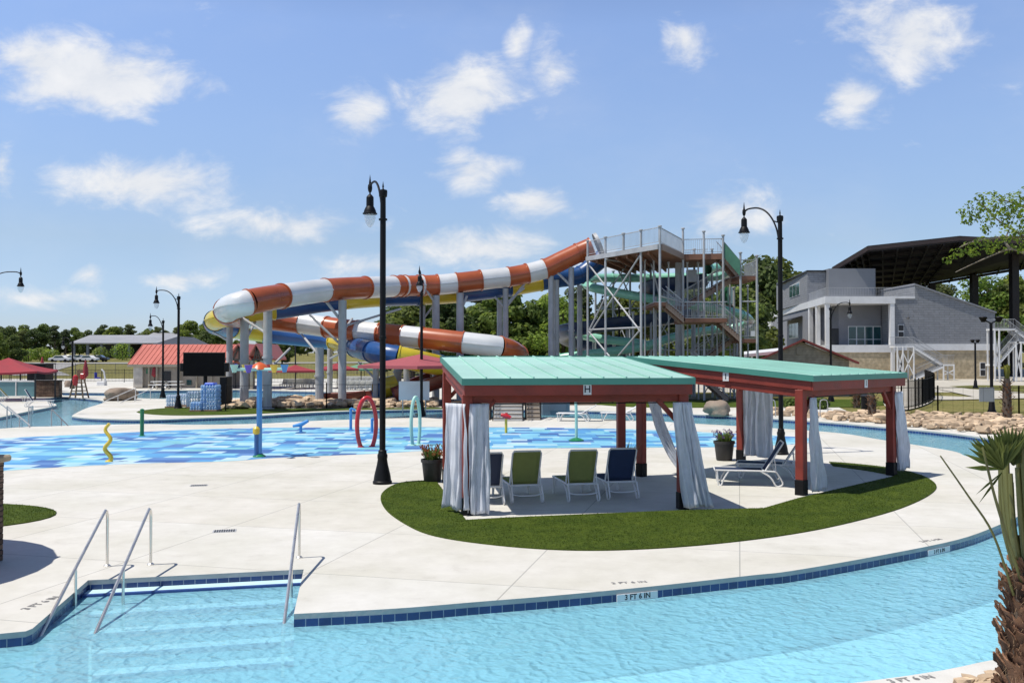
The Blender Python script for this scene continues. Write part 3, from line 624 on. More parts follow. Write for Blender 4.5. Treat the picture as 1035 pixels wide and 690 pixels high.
def curtain(cab, a, b, ztop, zbot, wtop, wbot, pleats, seed, label, swing=(0, 0), shear=0.0, amp=.055, tie=None):
    # a: local point of the curtain's post side, b: local direction along the rail
    r2 = random.Random(seed); dirl = Vector((b[0], b[1], 0)).normalized(); nor = Vector((-dirl.y, dirl.x, 0))
    t, rz = cab[0], cab[1]; rot = Matrix.Rotation(rz, 3, 'Z'); org = cw(cab, a[0], a[1])
    n = pleats*10; kz = 26; rows = []; ph = [r2.uniform(-.8, .8) for _ in range(pleats+2)]; am = [r2.uniform(.55, 1.35) for _ in range(pleats+2)]
    for i in range(kz+1):
        f = i/kz; z = ztop+(zbot-ztop)*f
        w = wtop+(wbot-wtop)*(f**.9)
        if tie:
            w *= 1-tie[1]*math.exp(-((f-tie[0])/.12)**2)
        row = []
        for j in range(n+1):
            u = j/n; q = pleats*min(1, max(0, u+.10*math.sin(u*5.1+seed)*u*(1-u)*2+.05*math.sin(u*11+seed*2)*u*(1-u)*3)); k = int(min(q, pleats-1))
            off = (math.sin(q*1.6*math.pi+ph[k]*.5*f)+.38*math.sin(q*3.9*math.pi+seed+2.2*f)+.2*math.sin(f*11+q*1.7+seed))*amp*(.8+.25*math.sin(q*1.3+seed))*(.45+.75*f**.7)+.02*math.sin(u*7+f*5+seed)
            wob = .012*math.sin(f*9+u*13+seed)
            x = u*w+shear*f+swing[0]*f*f+wob; y = off+swing[1]*f*f+.014*math.sin(f*17+q*3)
            p = rot @ (dirl*x+nor*y); row.append(org+Vector((p.x, p.y, z+(.02*math.sin(u*9+seed) if i == kz else 0))))
        rows.append(row)
    root = org.copy(); root.z = 0
    mb = MB(); mb.grid(rows); o = mb.build('curtain', m_curt, None, smooth=180, fix=False)
    md = o.modifiers.new('thickness', 'SOLIDIFY'); md.thickness = .006
    return tag(o, label, 'curtain', 'curtains hanging from the two pavilions')
z1 = cab1[4]; w1, d1 = cab1[2], cab1[3]; w2, d2 = cab2[2], cab2[3]
curtain(cab1, (-.02, -.16), (-.62, .8), z1(0)-.52, .10, .58, .70, 5, 1, 'pale grey curtain on the left side of the H pavilion, left of its front post', (0, -.0), -.02, .055)
curtain(cab1, (.03, -.17), (1, 0), z1(0)-.52, .04, .38, .44, 4, 2, 'pale grey curtain hanging straight right of the left front post of the H pavilion', (0, .02), -.02, .05)
curtain(cab1, (w1-.26, -.17), (1, 0), z1(0)-.52, .06, .38, .62, 6, 3, 'pale grey curtain blowing rightwards at the right front post of the H pavilion', (.14, -.03), .08, .045)
curtain(cab2, (.10, d2-.1), (1, -.2), z1(0)-.52, .05, .40, .36, 5, 4, 'slanting curtain with dark folds sweeping right, behind the right half of the H pavilion', (.45, -.5), .30, .04)
curtain(cab2, (w2-.05, d2-.12), (0, -1), z1(d1)-.6, .18, .95, 1.05, 6, 5, 'dark shaded curtain beside the two navy lounge chairs, under the second pavilion', (0, 0), -.05, .06)
curtain(cab2, (.13, -.17), (1, 0), z1(0)-.52, .06, .22, .62, 5, 6, 'pale curtain widening to its hem at the nearest front post of the second pavilion', (.0, .0), .0, .045)
curtain(cab2, (w2-.02, -.16), (1, .15), z1(0)-.52, .10, .50, .95, 6, 7, 'pale curtain at the rightmost post of the second pavilion, above the grass tip', (.06, 0), .08, .05)

# ------------------------------------------------------------------ lounge chairs (local: head y=0, foot y=1.95)
def chaise(label, sling, angle=62, w=.66, group='lounge chairs under the pavilions'):
    t = thing('lounge_chair', label, 'lounge chair', group=group, local=True)
    hy, hz = .78, .37; L = .80; a = R(angle); top = (hy-L*math.cos(a), hz+L*math.sin(a))
    def cloth(rows): mb = MB(); mb.grid(rows); return mb
    rows = []
    for i in range(9):
        f = i/8; y = hy+(1.93-hy)*f; rows.append([Vector((w*(u-.5)*.94, y, hz-.035*math.sin(math.pi*u)*math.sin(math.pi*f)**.5)) for u in [j/6 for j in range(7)]])
    o = cloth(rows).build('seat', sling, t, smooth=180, fix=False); o.modifiers.new('thickness', 'SOLIDIFY').thickness = .006
    rows = []
    for i in range(9):
        f = i/8; rows.append([Vector((w*(u-.5)*.9, hy-L*f*math.cos(a)+.03*math.sin(math.pi*u)*math.sin(math.pi*f)*math.sin(a), hz+L*f*math.sin(a))) for u in [j/6 for j in range(7)]])
    o = cloth(rows).build('backrest', sling, t, smooth=180, fix=False); o.modifiers.new('thickness', 'SOLIDIFY').thickness = .006
    mb = MB(); r = .019
    for s in (-1, 1): mb.tube([(s*w*.5, hy-.26, hz-.015), (s*w*.5, hy, hz), (s*w*.5, 1.93, hz)], r, 8)
    for y in (hy-.2, hy+.03, 1.95): mb.tube([(-w*.5, y, hz-.005), (w*.5, y, hz-.005)], r, 8)
    mb.build('seat_frame', m_white, t)
    mb = MB(); mb.tube([(-w*.47, hy, hz), (-w*.47, top[0]+.03, top[1]-.05), (-w*.43, top[0], top[1]), (w*.43, top[0], top[1]), (w*.47, top[0]+.03, top[1]-.05), (w*.47, hy, hz)], r, 8)
    for s in (-1, 1): mb.tube([(s*w*.47, hy-L*.5*math.cos(a), hz+L*.5*math.sin(a)), (s*w*.47, hy-.25, hz-.01)], .012, 6)
    mb.build('back_frame', m_white, t)
    for s in (-1, 1):
        mb = MB(); mb.tube(catmull([(s*w*.5, hy+.12, hz), (s*w*.5, hy-.12, .22), (s*w*.5, hy-.24, .03), (s*w*.5, hy-.34, .02), (s*w*.5, hy-.40, .1), (s*w*.49, hy-.26, hz-.015)], 4), r, 8); mb.build('leg', m_white, t)
        mb = MB(); mb.tube(catmull([(s*w*.5, 1.62, hz), (s*w*.5, 1.75, .15), (s*w*.5, 1.80, .02), (s*w*.5, 1.87, .02), (s*w*.5, 1.88, .12), (s*w*.5, 1.9, hz)], 4), r, 8); mb.build('leg', m_white, t)
    mb = MB(); mb.tube(catmull([(-w*.5, hy-.3, .2), (-w*.25, hy-.3, .16), (w*.25, hy-.3, .16), (w*.5, hy-.3, .2)], 3), .014, 6); mb.build('stretcher', m_white, t)
    return t
def at_feet(t, px, py, rz):       # put the rear feet of a chair on a ground point
    p = G(px, py); m = Matrix.Rotation(rz, 3, 'Z') @ Vector((0, .46, 0)); t.location = (p.x-m.x, p.y-m.y, 0); t.rotation_euler = (0, 0, rz)
r1 = cab1[1]
for px, py, sl, an, lb in ((493.5, 510.5, m_slinggrey, 64, 'slate blue lounge chair half hidden by the left front curtain of the H pavilion'), (533, 508.5, m_slinggreen, 66, 'olive green lounge chair beside the slate blue one, seen from behind'),
                       (590, 507, m_slinggreen, 66, 'olive green lounge chair beside the navy one, seen from behind'), (630, 504.5, m_slingblue, 66, 'navy lounge chair with white frame right of two olive ones')):
    at_feet(chaise(lb, sl, an), px, py, r1+R(rnd.uniform(-3, 3)))
at_feet(chaise('navy lounge chair under the second pavilion, seen from the side, nearest the camera', m_slingblue, 58), 786, 490, R(80))
at_feet(chaise('navy lounge chair behind another and half hidden by the nearest post of the second pavilion', m_slingblue, 58), 806, 483.5, R(72))
at_feet(chaise('navy lounge chair standing upright on the far left pool peninsula', m_slingblue, 60, group='lounge chairs around the pool'), 27, 411, R(-70))
at_feet(chaise('olive lounge chair at the left edge, behind the navy one on the peninsula', m_slinggreen, 50, group='lounge chairs around the pool'), 2, 406, R(-70))
def far_chaise(label): return chaise(label, M('white_sling', (.62, .64, .64), .8, .08, 20), 40, group='white lounge chairs in rows by the far pool')
proto = None
for row, (x0, x1, py, n) in enumerate(((290, 325, 392.5, 8), (346, 384, 389.5, 8), (352, 386, 394.5, 7))):
    for i in range(n):
        p = G(x0+(x1-x0)*i/(n-1), py)
        rowname = ('left row by the blue flume', 'back row beyond the round columns', 'front row beyond the round columns')[row]
        lb = 'white lounge chair in a row by the far pool, ' + ('left row' if row == 0 else ('back row of the right block' if row == 1 else 'front row of the right block'))
        if proto is None: proto = far_chaise(lb); proto.location = (p.x, p.y, terr(p.x, p.y)+.005); proto.rotation_euler = (0, 0, R(25))
        else: dup(proto, (p.x, p.y, terr(p.x, p.y)+.005), R(25+rnd.uniform(-3, 3)), lb)
ch = chaise('pale lounge chair on the far bank beyond the splash pad, left of a red post', MATS['white_sling'], 30, group='lounge chairs on the far bank'); p = G(604, 425.5); ch.location = (p.x, p.y, 0); ch.rotation_euler = (0, 0, R(80))
dup(ch, tuple(G(648, 424.8)), R(84), 'pale lounge chair on the far bank beyond the splash pad, right of the red post')

# ------------------------------------------------------------------ planters
def planter(px, py, r, h, label, kind):
    p = G(px, py); t = thing('planter', label, 'potted plant', p)
    MB().lathe([(r*.72, 0), (r*.78, .02), (r*.97, h*.86), (r*1.06, h*.87), (r*1.06, h), (r*.95, h), (r*.92, h*.93), (.002, h*.93)], p, 20).build('pot', m_pot, t)
    mb = MB(); fl = MB(); r2 = random.Random(int(px))
    for i in range(150 if kind != 'spiky' else 26):
        a = r2.uniform(0, 6.28); q = r*.7*math.sqrt(r2.random()); b0 = p+Vector((q*math.cos(a), q*math.sin(a), h*.93))
        L = r2.uniform(.10, .34) if kind != 'spiky' else r2.uniform(.35, .6); lean = r2.uniform(.1, .8) if kind != 'spiky' else r2.uniform(.05, .75)
        tip = b0+Vector((math.cos(a)*L*lean, math.sin(a)*L*lean, L)); mid = b0.lerp(tip, .55)+Vector((0, 0, .04)); s = Vector((-math.sin(a), math.cos(a), 0))*(.014 if kind == 'spiky' else .022)
        mb.add([b0-s*.5, b0+s*.5, mid+s, mid-s, tip], [(0, 1, 2, 3), (3, 2, 4)])
        if kind == 'flowers' and r2.random() < .45:
            for k in range(3):
                c = tip+Vector((r2.uniform(-.02, .02), r2.uniform(-.02, .02), .02*k)); fl.add([c+Vector((-.014, 0, -.01)), c+Vector((.014, 0, -.01)), c+Vector((.008, .01, .02)), c+Vector((-.01, -.008, .018))], [(0, 1, 2, 3)])
    mb.build('foliage', m_leafs[1] if kind != 'spiky' else m_leafs[0], t, smooth=0, fix=False)
    if fl.v: fl.build('flowers', M('mauve_petals', (.30, .17, .42), .8, .3, 9) if px > 500 else M('orange_petals', (.5, .16, .06), .8, .3, 9), t, smooth=0, fix=False)['kind'] = 'stuff'
planter(437, 486.5, .27, .56, 'dark pot of orange flowers left of the H pavilion', 'flowers')
planter(732, 465, .30, .58, 'dark pot of mauve flowers between the two pavilions', 'flowers')
planter(631, 483, .25, .42, 'pot of spiky dark plant behind the navy lounge chair', 'spiky')

# ------------------------------------------------------------------ street lamps
def lamp(px, py, topy, label, arm=(-1.33, .4), s=1.0, Y=None, z0=0, X=None, drop=True):
    p = P(px, py, Y) if Y else G(px, py)
    if X is not None: p = Vector((X, Y, 0))
    p.z = z0; H = CAMH+(HOR-topy)*p.y/FPX-p.z
    t = thing('street_lamp', label, 'street lamp', p, group='black street lamps')
    MB().lathe([(.235, 0), (.235, .06), (.215, .08), (.20, .2), (.14, .45), (.115, .60), (.125, .63), (.125, .70), (.105, .73), (.10, .80), (.08, .82)], p, 20).build('base', m_black, t)
    MB().lathe([(.075, .8), (.075, H*.49), (.092, H*.49+.01), (.092, H*.49+.07), (.075, H*.49+.08), (.072, H-.75), (.105, H-.74), (.105, H-.70), (.070, H-.69), (.068, H-.18), (.098, H-.16), (.108, H-.05), (.10, H), (.03, H+.02), (.014, H+.05), (.024, H+.08), (.004, H+.2), (.001, H+.22)], p, 16).build('pole', m_black, t)
    L = math.hypot(*arm); ux, uy = arm[0]/L, arm[1]/L
    def q(r, z): return p+Vector((ux*r, uy*r, H+z))
    arcs = catmull([q(.06, -.72), q(.13, -.40), q(.30, -.05), q(.55*L/1.4, .22), q(.85*L/1.4, .36), q(L*.86, .38), q(L*.96, .33), q(L, .28)], 5)
    mb = MB().tube(arcs, .028, 8); mb.tube([q(.06, -.2), q(.27, -.12)], .02, 6)
    mb.lathe([(.001, .64), (.010, .58), (.03, .42), (.03, .40), (.055, .36), (.06, .28), (.045, .2), (.02, .17), (.02, .1)], q(L, 0), 12); mb.build('arm', m_black, t)
    h = q(L, .11)
    MB().lathe([(.02, .02), (.05, 0), (.095, -.06), (.098, -.30), (.12, -.33), (.155, -.41), (.165, -.46), (.19, -.475), (.19, -.50), (.13, -.505)], h, 16).build('lantern', m_black, t)
    MB().lathe([(.125, -.507), (.150, -.54), (.148, -.60), (.125, -.69), (.085, -.78), (.04, -.83), (.001, -.845)], h, 16).build('globe', m_globe, t)
    return t
lamp(386.5, 488.5, 191.8, 'tall black lamp post in front of the striped slide, left of the H pavilion', (-.52, 1.28))
lamp(789.5, 459, 218, 'tall black lamp post rising behind the second pavilion', (-.86, 1.1))
lamp(180, 413, 299.5, 'black lamp post beside the stacked water bottles, left of the slide', (-1.4, .2))
lamp(164.5, 402, 324, 'black lamp post in front of the red roofed building', (-1.2, .6))
lamp(426, 420.5, 283, 'black lamp post rising through the red parasol by the slide', (.03, -1.4))
lamp(73, 393, 345, 'black lamp post by the lifeguard chair, before the far trees', (-1.2, .6), z0=.05)
lamp(840, 406, 311, 'black lamp post behind the second pavilion roof, its lantern before the grey portico', (1.38, .2))
lamp(626, 400, 304, 'black lamp post under the slide tower', (-1.35, -.2))
lamp(0, 0, 281.5, 'lamp whose arm reaches in at the left edge of the sky', (1.9, .3), Y=48, X=-28.0)
def plain_lamp(px, py, topy, label, heads, r, z0=0, Y=None):
    p = P(px, py, Y) if Y else G(px, py); p.z = z0; H = CAMH+(HOR-topy)*p.y/FPX-z0
    t = thing('street_lamp', label, 'street lamp', p, group='black street lamps')
    MB().lathe([(.26, 0), (.26, .1), (.17, .3), (.13, .75), (r*1.1, .8), (r, .85), (r*.9, H-.05)], p, 14).build('pole', m_black, t)
    for s in heads:
        mb = MB(); mb.bar(p+Vector((0, 0, H-.1)), p+Vector((s*.38, 0, H+.1)), .06, .06); mb.build('arm', m_black, t)
        mb = MB(); mb.lathe([(.09, -.15), (.11, -.1), (.22, .1), (.2, .13), (.02, .18)], p+Vector((s*.42, 0, H+.12)), 12); mb.build('lantern', m_black, t)
plain_lamp(1002.5, 419, 325, 'plain black lamp post with two short heads behind a grey sign', (-1, 1), .085)
plain_lamp(986, 393, 346, 'slim black lamp post before the tan stone wall', (-.6, .6), .09, z0=.03)
def slim_pole(px, py, topy, Y, label):
    p = P(px, py, Y); p.z = terr(p.x, Y); H = CAMH+(HOR-topy)*Y/FPX-p.z; mb = MB(); mb.tube([p, p+Vector((0, 0, H))], .07, 8); t = thing('flagpole', label, 'pole', p)
    mb.build('pole', m_dark, t); MB().lathe([(.09, 0), (.1, .06), (.02, .16)], p+Vector((0, 0, H)), 8).build('cap', m_dark, t)
slim_pole(298.5, 392, 346, 92, 'slim dark pole seen between the slide columns')

# ------------------------------------------------------------------ pool entry handrails
def handrail(foot, top_y, wend, mid, label):
    p = G(*foot); H = CAMH+(HOR-top_y)*p.y/FPX; e = G(wend[0], wend[1], WZ); m = G(mid[0], mid[1], WZ)
    d = (e-p); d.z = 0; dn = d.normalized(); slope = (H+.02-WZ)/(d.length-.1)
    def on(s): return Vector((p.x+dn.x*s, p.y+dn.y*s, H+.03-slope*(s-.1)))
    t = thing('handrail', label, 'handrail', p, group='steel handrails at the pool steps')
    L = d.length
    pts = [p, p+Vector((0, 0, H-.12)), p+dn*.015+Vector((0, 0, H-.05)), p+dn*.05+Vector((0, 0, H-.005)), on(.12), on(.2), on(L*.5), on(L), on(L+.25), on(L+.25)+Vector((0, 0, -.5))]
    MB().tube(pts, .021, 12).build('rail', m_steel, t)
    s = (m-p).dot(dn); MB().tube([on(s)+Vector((0, 0, -.02)), Vector((on(s).x, on(s).y, -.75))], .019, 10).build('support_post', m_steel, t)
    MB().lathe([(.05, .0), (.05, .012), (.028, .03), (.022, .03)], p, 14).build('flange', m_steel, t)
handrail((108.4, 572), 515.5, (42, 641), (79, 611), 'stainless handrail on the left wall of the pool steps')
handrail((152.3, 570.5), 514, (97.5, 638), (128, 610), 'stainless handrail in the middle left of the pool steps, beside the left one')
handrail((302.5, 563.5), 509, (287.5, 628), (297, 603), 'stainless handrail at the right side of the pool steps')

# ------------------------------------------------------------------ deck fittings and depth markers
def grate(px, py, label):
    p = G(px, py); t = thing('drain_grate', label, 'drain', p, R(14)); rot = Matrix.Rotation(R(14), 3, 'Z')
    mb = MB(); 
    for i in range(9): mb.box(p+rot @ Vector((-.16+.04*i, 0, .008)), (.022, .2, .008), R(14))
    mb.build('slots', m_dark, t, smooth=0); MB().box(p+Vector((0, 0, .003)), (.40, .24, .006), R(14)).build('frame', m_galv, t, smooth=0)
grate(201, 490.5, 'small grey drain grate in the pale deck, farther one'); grate(227, 536.5, 'small grey drain grate in the pale deck, nearer the pool steps')
def marker(pxa, pxb, tex, label, yv=None, size=None):
    # plaque standing in the tile band of the pool wall between two coping pixels
    a, b = G(*pxa), G(*pxb); d = (b-a).normalized(); n = Vector((d.y, -d.x, 0)); L = (b-a).length
    o = (a+b)/2+n*.022; o.z = -.112; t = thing('depth_marker', label, 'depth marker', (o.x, o.y, 0), group='pool depth markers')
    f = frame_m(o, d, n); mb = MB(); vs = [f @ Vector(p) for p in ((-L/2, -.046, 0), (L/2, -.046, 0), (L/2, .046, 0), (-L/2, .046, 0))]; mb.slab(vs, -n*.06)
    mb.build('plaque', m_white, t, smooth=0); letters('lettering', tex, size or .10, m_text, t, frame_m(o+n*.002, d, n))
def deck_marker(px, py, rz, tex, label, size=.13):
    p = G(px, py); f = Matrix.Translation(p+Vector((0, 0, .004))) @ Matrix.Rotation(rz, 4, 'Z')
    o = letters('deck_marking', tex, size, M('faded_lettering', (.24, .235, .23), .8, .5, 14), None, f, .001)
    tag(o, label, 'deck lettering', 'depth lettering on the deck')
marker((623, 595.6), (664, 591.4), '3 FT 6 IN', 'white depth plaque reading 3 FT 6 IN on the front pool wall')
marker((937, 551.8), (959, 547), '3 FT 6 IN', 'white depth plaque on the curved pool wall near the palm', size=.085)
deck_marker(636, 588.5, R(12), '3 FT 6 IN', 'black depth lettering on deck above the front plaque')
deck_marker(941, 546, R(28), '3 FT 6 IN', 'black depth lettering on deck near the palm')
deck_marker(42, 609, R(80), '3 FT 6 IN', 'black depth lettering on deck left of the pool steps', .16)
deck_marker(921, 686, R(16), '3 FT 6 IN', 'black depth lettering on the near bank at the bottom right', .13)
# ------------------------------------------------------------------ water slides
def resample(pts, step):
    pts = catmull(pts, 10); out = [pts[0]]; acc = 0
    for a, b in zip(pts, pts[1:]):
        L = (b-a).length
        while acc+L >= step:
            t = (step-acc)/L; a = a.lerp(b, t); out.append(a); L = (b-a).length; acc = 0
        acc += L
    return out
def sweep(mb, pts, prof, closed=True):
    rows = []; k = len(pts)
    for i in range(k):
        d = (pts[min(i+1, k-1)]-pts[max(i-1, 0)]).normalized(); side = d.cross(Vector((0, 0, 1))).normalized(); up = side.cross(d)
        rows.append([pts[i]+side*x+up*y for x, y in prof])
    if closed: rows = [r+[r[0]] for r in rows]
    mb.grid(rows)
def circ(r, n=26): return [(r*math.cos(2*math.pi*i/n), r*math.sin(2*math.pi*i/n)) for i in range(n)]
def tube_slide(t, path, r, seglen, mats, first=0, flange=True, lead=0, cuts=None):
    step = .35; pts = resample(path, step); m = int(round(seglen/step)); k = 0; i = 0
    if cuts:      # (path parameter, colour) pairs: cut the resampled curve nearest to those control positions
        dense = catmull(path, 10); cj = [min(range(len(pts)), key=lambda q: (pts[q]-dense[min(int(c*10+.5), len(dense)-1)]).length) for c, _ in cuts]; mats = [m_ for _, m_ in cuts]; lead = 0; first = 0
    while i < len(pts)-1:
        if cuts and k >= len(cuts): break
        j = (cj[k] if cuts else min(i+m, len(pts)-1)); seg = pts[i:j+1]
        if len(seg) < 2: break
        mb = MB(); sweep(mb, seg, circ(r))
        for s in (0, math.pi):     # lengthwise joint ridge
            rr = r; sweep(mb, seg, [(rr*math.cos(s), .035), ((rr+.05)*math.cos(s), .03), ((rr+.05)*math.cos(s), -.03), (rr*math.cos(s), -.035)])
        sec = mb.build('tube_section', mats[(0 if k < lead else k-lead+first) % len(mats)], t, smooth=40)
        if flange:
            fl = MB(); d = (seg[1]-seg[0]).normalized()
            cs = [circ(r-.01), circ(r+.055), circ(r+.055), circ(r-.01)]; side = d.cross(Vector((0, 0, 1))).normalized(); up = side.cross(d)
            fl.grid([[seg[0]+d*o+side*x+up*y for x, y in c+[c[0]]] for o, c in zip((-.05, -.05, .05, .05), cs)])
            fl.build('flange', mats[(0 if k < lead else k-lead+first) % len(mats)] if mats[(0 if k < lead else k-lead+first) % len(mats)] != m_wtube else m_orange, sec, smooth=40)
        i = j; k += 1
    return pts
def column(t, px, Y, z0, ztop, r, arm=None, X=None):
    p = P(px, 360, Y); x = p.x if X is None else X
    mb = MB(); mb.tube([(x, Y, z0-.3), (x, Y, ztop)], r, 14); mb.lathe([(r*1.6, 0), (r*1.6, .05), (r, .06)], (x, Y, z0), 14)
    mb.lathe([(r*1.25, -.06), (r*1.25, .06)], (x, Y, z0+(ztop-z0)*.52), 14)
    c = mb.build('support_column', m_galv, t)
    if arm is not None:
        MB().tube([(x, Y, ztop-1.4), arm], .09, 8).build('brace', m_galv, c)
def PP(l): return [P(a, b, c) for a, b, c in l]
# orange and white tube
opath = PP([(598, 250, 66.5), (586, 255, 66.5), (568, 263.5, 66.3), (548, 272.5, 66), (520, 279, 65.5), (495, 282, 65), (470, 285, 64.5), (445, 287.6, 64), (425, 288.5, 63.5), (405, 289, 62.5), (385, 290, 61), (360, 291, 59), (330, 293, 57), (300, 297, 54.5), (265, 302.5, 51.6), (243, 307.5, 50.4), (231, 312, 51.5), (229.5, 316.5, 54.5), (238, 319.5, 58.5), (256, 321.5, 62), (280, 324, 63.5), (305, 327, 63.5), (335, 331, 62.8), (370, 335.5, 61.8), (410, 339.8, 60.8), (445, 343.5, 60.2), (480, 347.5, 59.8), (503, 350.5, 59.8), (518, 355, 61), (524, 361.5, 64), (512, 367, 66.5), (490, 371.5, 66.5), (462, 377, 65)])
s1 = thing('water_slide', 'orange and white striped tube slide looping out to the left from the tall tower', 'water slide', G(345, 413))
O_, W__, B_, Y_ = m_orange, m_wtube, m_blue, m_yel
tube_slide(s1, opath, .72, 2.8, [O_, W__], 1, cuts=[(1.1, O_), (2.85, O_), (3.6, W__), (4.3, O_), (5.35, W__), (6.35, O_), (7.15, W__), (7.75, O_), (8.2, W__), (8.65, O_), (8.85, W__), (9.3, O_), (10.6, W__), (11.95, O_), (13.4, W__), (14.7, O_), (16.4, W__), (18.3, O_), (19.6, W__), (20.85, O_), (21.9, W__), (22.8, O_), (23.4, W__), (23.85, O_), (24.45, W__), (25.55, O_), (27.1, W__), (28.6, O_), (30, O_), (32, O_)])
# mouth collar at the platform
mth = MB(); a = P(603, 247.5, 66.4); dm = (opath[0]-opath[1]).normalized(); sweep(mth, [a, a+dm*.25], circ(.86)); mth.build('entry_collar', m_galv, s1)
for px, Y, base, ty, arm in ((270.5, 53.6, 0, 313, None), (247, 55.6, 0, 322, (262, 318, 60)), (346, 57.5, 0, 303.5, (330, 293+12, 57.2)), (323, 56, 0, 351, None), (465, 64.3, 0, 296, (472, 299, 64.4)), (511, 65.3, 0, 291.5, (530, 287, 65.7)), (440.5, 63.8, 0, 298.5, None), (577.5, 66.2, 0, 270, (560, 272, 66)), (557, 66, 0, 279, None), (562.5, 66.6, 0, 283, None), (402, 60.8, 0, 347, None)):
    column(s1, px, Y, base, P(px, ty, Y).z, .26 if px < 500 else .2, P(*arm) if arm else None)
br = MB()
for a, b in (((313, 318, 57.6), (346, 350, 57.5)), ((405, 312, 62), (346, 330, 57.5)), ((430, 292, 63), (441, 308, 63.8)), ((500, 300, 65.2), (511, 312, 65.3)), ((530, 291, 65.7), (512, 306, 65.3)), ((240, 318, 55.5), (271, 338, 53.6)), ((356, 322, 60), (346, 336, 57.6)), ((293, 352, 56), (270, 375, 53.7)), ((305, 338, 60), (324, 361, 56))):
    MB().tube(PP([a, b]), .075, 7).build('brace', m_galv, s1)
# yellow and blue tube
ypath = PP([(612, 258, 68.5), (600, 268, 68.5), (585, 278.5, 68.3), (565, 281.5, 68), (540, 286, 67.6), (520, 289.5, 67.2), (495, 293, 66.6), (465, 296.5, 66), (440, 298.2, 65.3), (415, 299.2, 64.5), (390, 300, 63.5), (360, 302, 62.3), (325, 305.5, 60.8), (290, 311, 59.6), (255, 315, 58.6), (232, 319, 58.3), (219, 323, 59.5), (216.5, 327.5, 62.5), (226, 331, 66), (248, 334.5, 68.8), (280, 338.5, 69.8), (315, 342, 69.2), (342, 346, 67.5), (357, 350, 63.5), (368, 353.5, 59.5), (384, 357, 57.2), (403, 360.5, 56.6), (422, 364.5, 57.2), (445, 369.5, 59.5), (470, 375, 62.5), (495, 380, 64)])
s2 = thing('water_slide', 'yellow and blue banded tube slide running under the orange and white one', 'water slide', G(323, 413))
tube_slide(s2, ypath, .67, 3.15, [B_, Y_], 1, cuts=[(2, B_), (3.7, B_), (5.2, Y_), (6.95, B_), (8.8, Y_), (10.2, B_), (11.5, Y_), (13.4, B_), (15.0, Y_), (16.15, Y_), (18.4, B_), (19.6, Y_), (21.9, B_), (23.2, Y_), (24.6, B_), (26, B_), (28, Y_), (30, B_)])
for px, Y, ty in ((333.5, 67.6, 352), (427, 65, 309), (505, 67, 303), (586, 68.4, 288), (232, 58.6, 330), (380, 58.6, 367), (411, 58, 372)):
    column(s2, px, Y, 0, P(px, ty, Y).z, .2)
br = MB()
for a, b in (((362, 366, 59.5), (385, 388, 58.5)), ((355, 352, 62), (334, 362, 67)), ((440, 306, 65), (428, 322, 65)), ((210, 332, 62), (232, 345, 58.7))): MB().tube(PP([a, b]), .075, 7).build('brace', m_galv, s2)
# mint tube slide and navy open slide around the tower
s3 = thing('water_slide', 'mint green body slide winding between the tower legs', 'water slide', (10, 64, 0))
mpath = PP([(716, 272, 68.5), (730, 270, 69.5), (742, 270, 69.1), (728, 279, 71.6), (690, 280, 72.6), (640, 281, 73.6), (606, 281, 73.1), (592, 284.5, 71.1), (597, 290, 69.6), (620, 295, 68.9), (650, 300.5, 68.6), (685, 306, 68.8), (718, 311, 69.4), (746, 317, 69.9), (757.5, 323.5, 71.4), (752, 329, 73.6), (735, 332, 74.6), (705, 335.5, 73.6), (680, 341, 72.1), (658, 348, 70.9), (640, 352, 70.1), (610, 356, 69.6), (575, 360.5, 69.6), (545, 366, 70.6)])
pts = tube_slide(s3, mpath, .34, 3.6, [m_mint], 0, True)
column(s3, 612, 69.4, 0, P(612, 296, 69).z, .1); column(s3, 745, 70.4, 0, P(745, 319, 70).z, .1); column(s3, 672, 72.4, 0, P(672, 344, 72).z, .12); column(s3, 700, 69.6, 0, P(700, 311, 69.6).z, .1)
s6 = thing('water_slide', 'second mint green slide low behind the tower legs, below the navy flume', 'water slide', (8, 72, 0))
tube_slide(s6, PP([(572, 334, 72), (590, 339, 71.5), (615, 343.5, 71), (640, 346, 71), (660, 350, 71.5), (670, 356, 73)]), .33, 3.6, [m_mint], 0, True); column(s6, 600, 71.6, 0, P(600, 345, 71.6).z, .1); column(s6, 650, 71.3, 0, P(650, 352, 71).z, .1)
def flume(t, path, r, mat, name='flume_trough', th=.06):
    pts = resample(path, .4); prof = [(r*math.cos(a), r*math.sin(a)) for a in [math.pi+math.pi*i/14 for i in range(15)]]
    prof = [(-r-.09, .25), (-r, .25)]+prof+[(r, .25), (r+.09, .25)]; prof = prof+[(x*(1+th/r), y-th) for x, y in prof[::-1]]
    mb = MB(); sweep(mb, pts, prof); mb.build(name, mat, t, smooth=40); return pts
s4 = thing('water_slide', 'dark navy open flume crossing behind the tower legs', 'water slide', (6, 62, 0))
flume(s4, PP([(712, 280, 67.6), (690, 283, 67.6), (668, 286, 68.1), (657, 291, 70.6), (662, 298, 73.6), (685, 304, 75.1), (705, 310, 74.6), (690, 316, 72.8), (655, 320.5, 71.6), (625, 323.5, 70.6), (598, 327, 69.6), (577, 331, 70.1), (570, 337, 72.6), (582, 343, 74.6), (610, 348, 74.6), (640, 353, 74.1)]), .72, m_navy)
for px, Y, ty in ((580, 70, 338), (634, 71, 329), (662, 73.6, 306)): column(s4, px, Y, 0, P(px, ty, Y).z, .12)
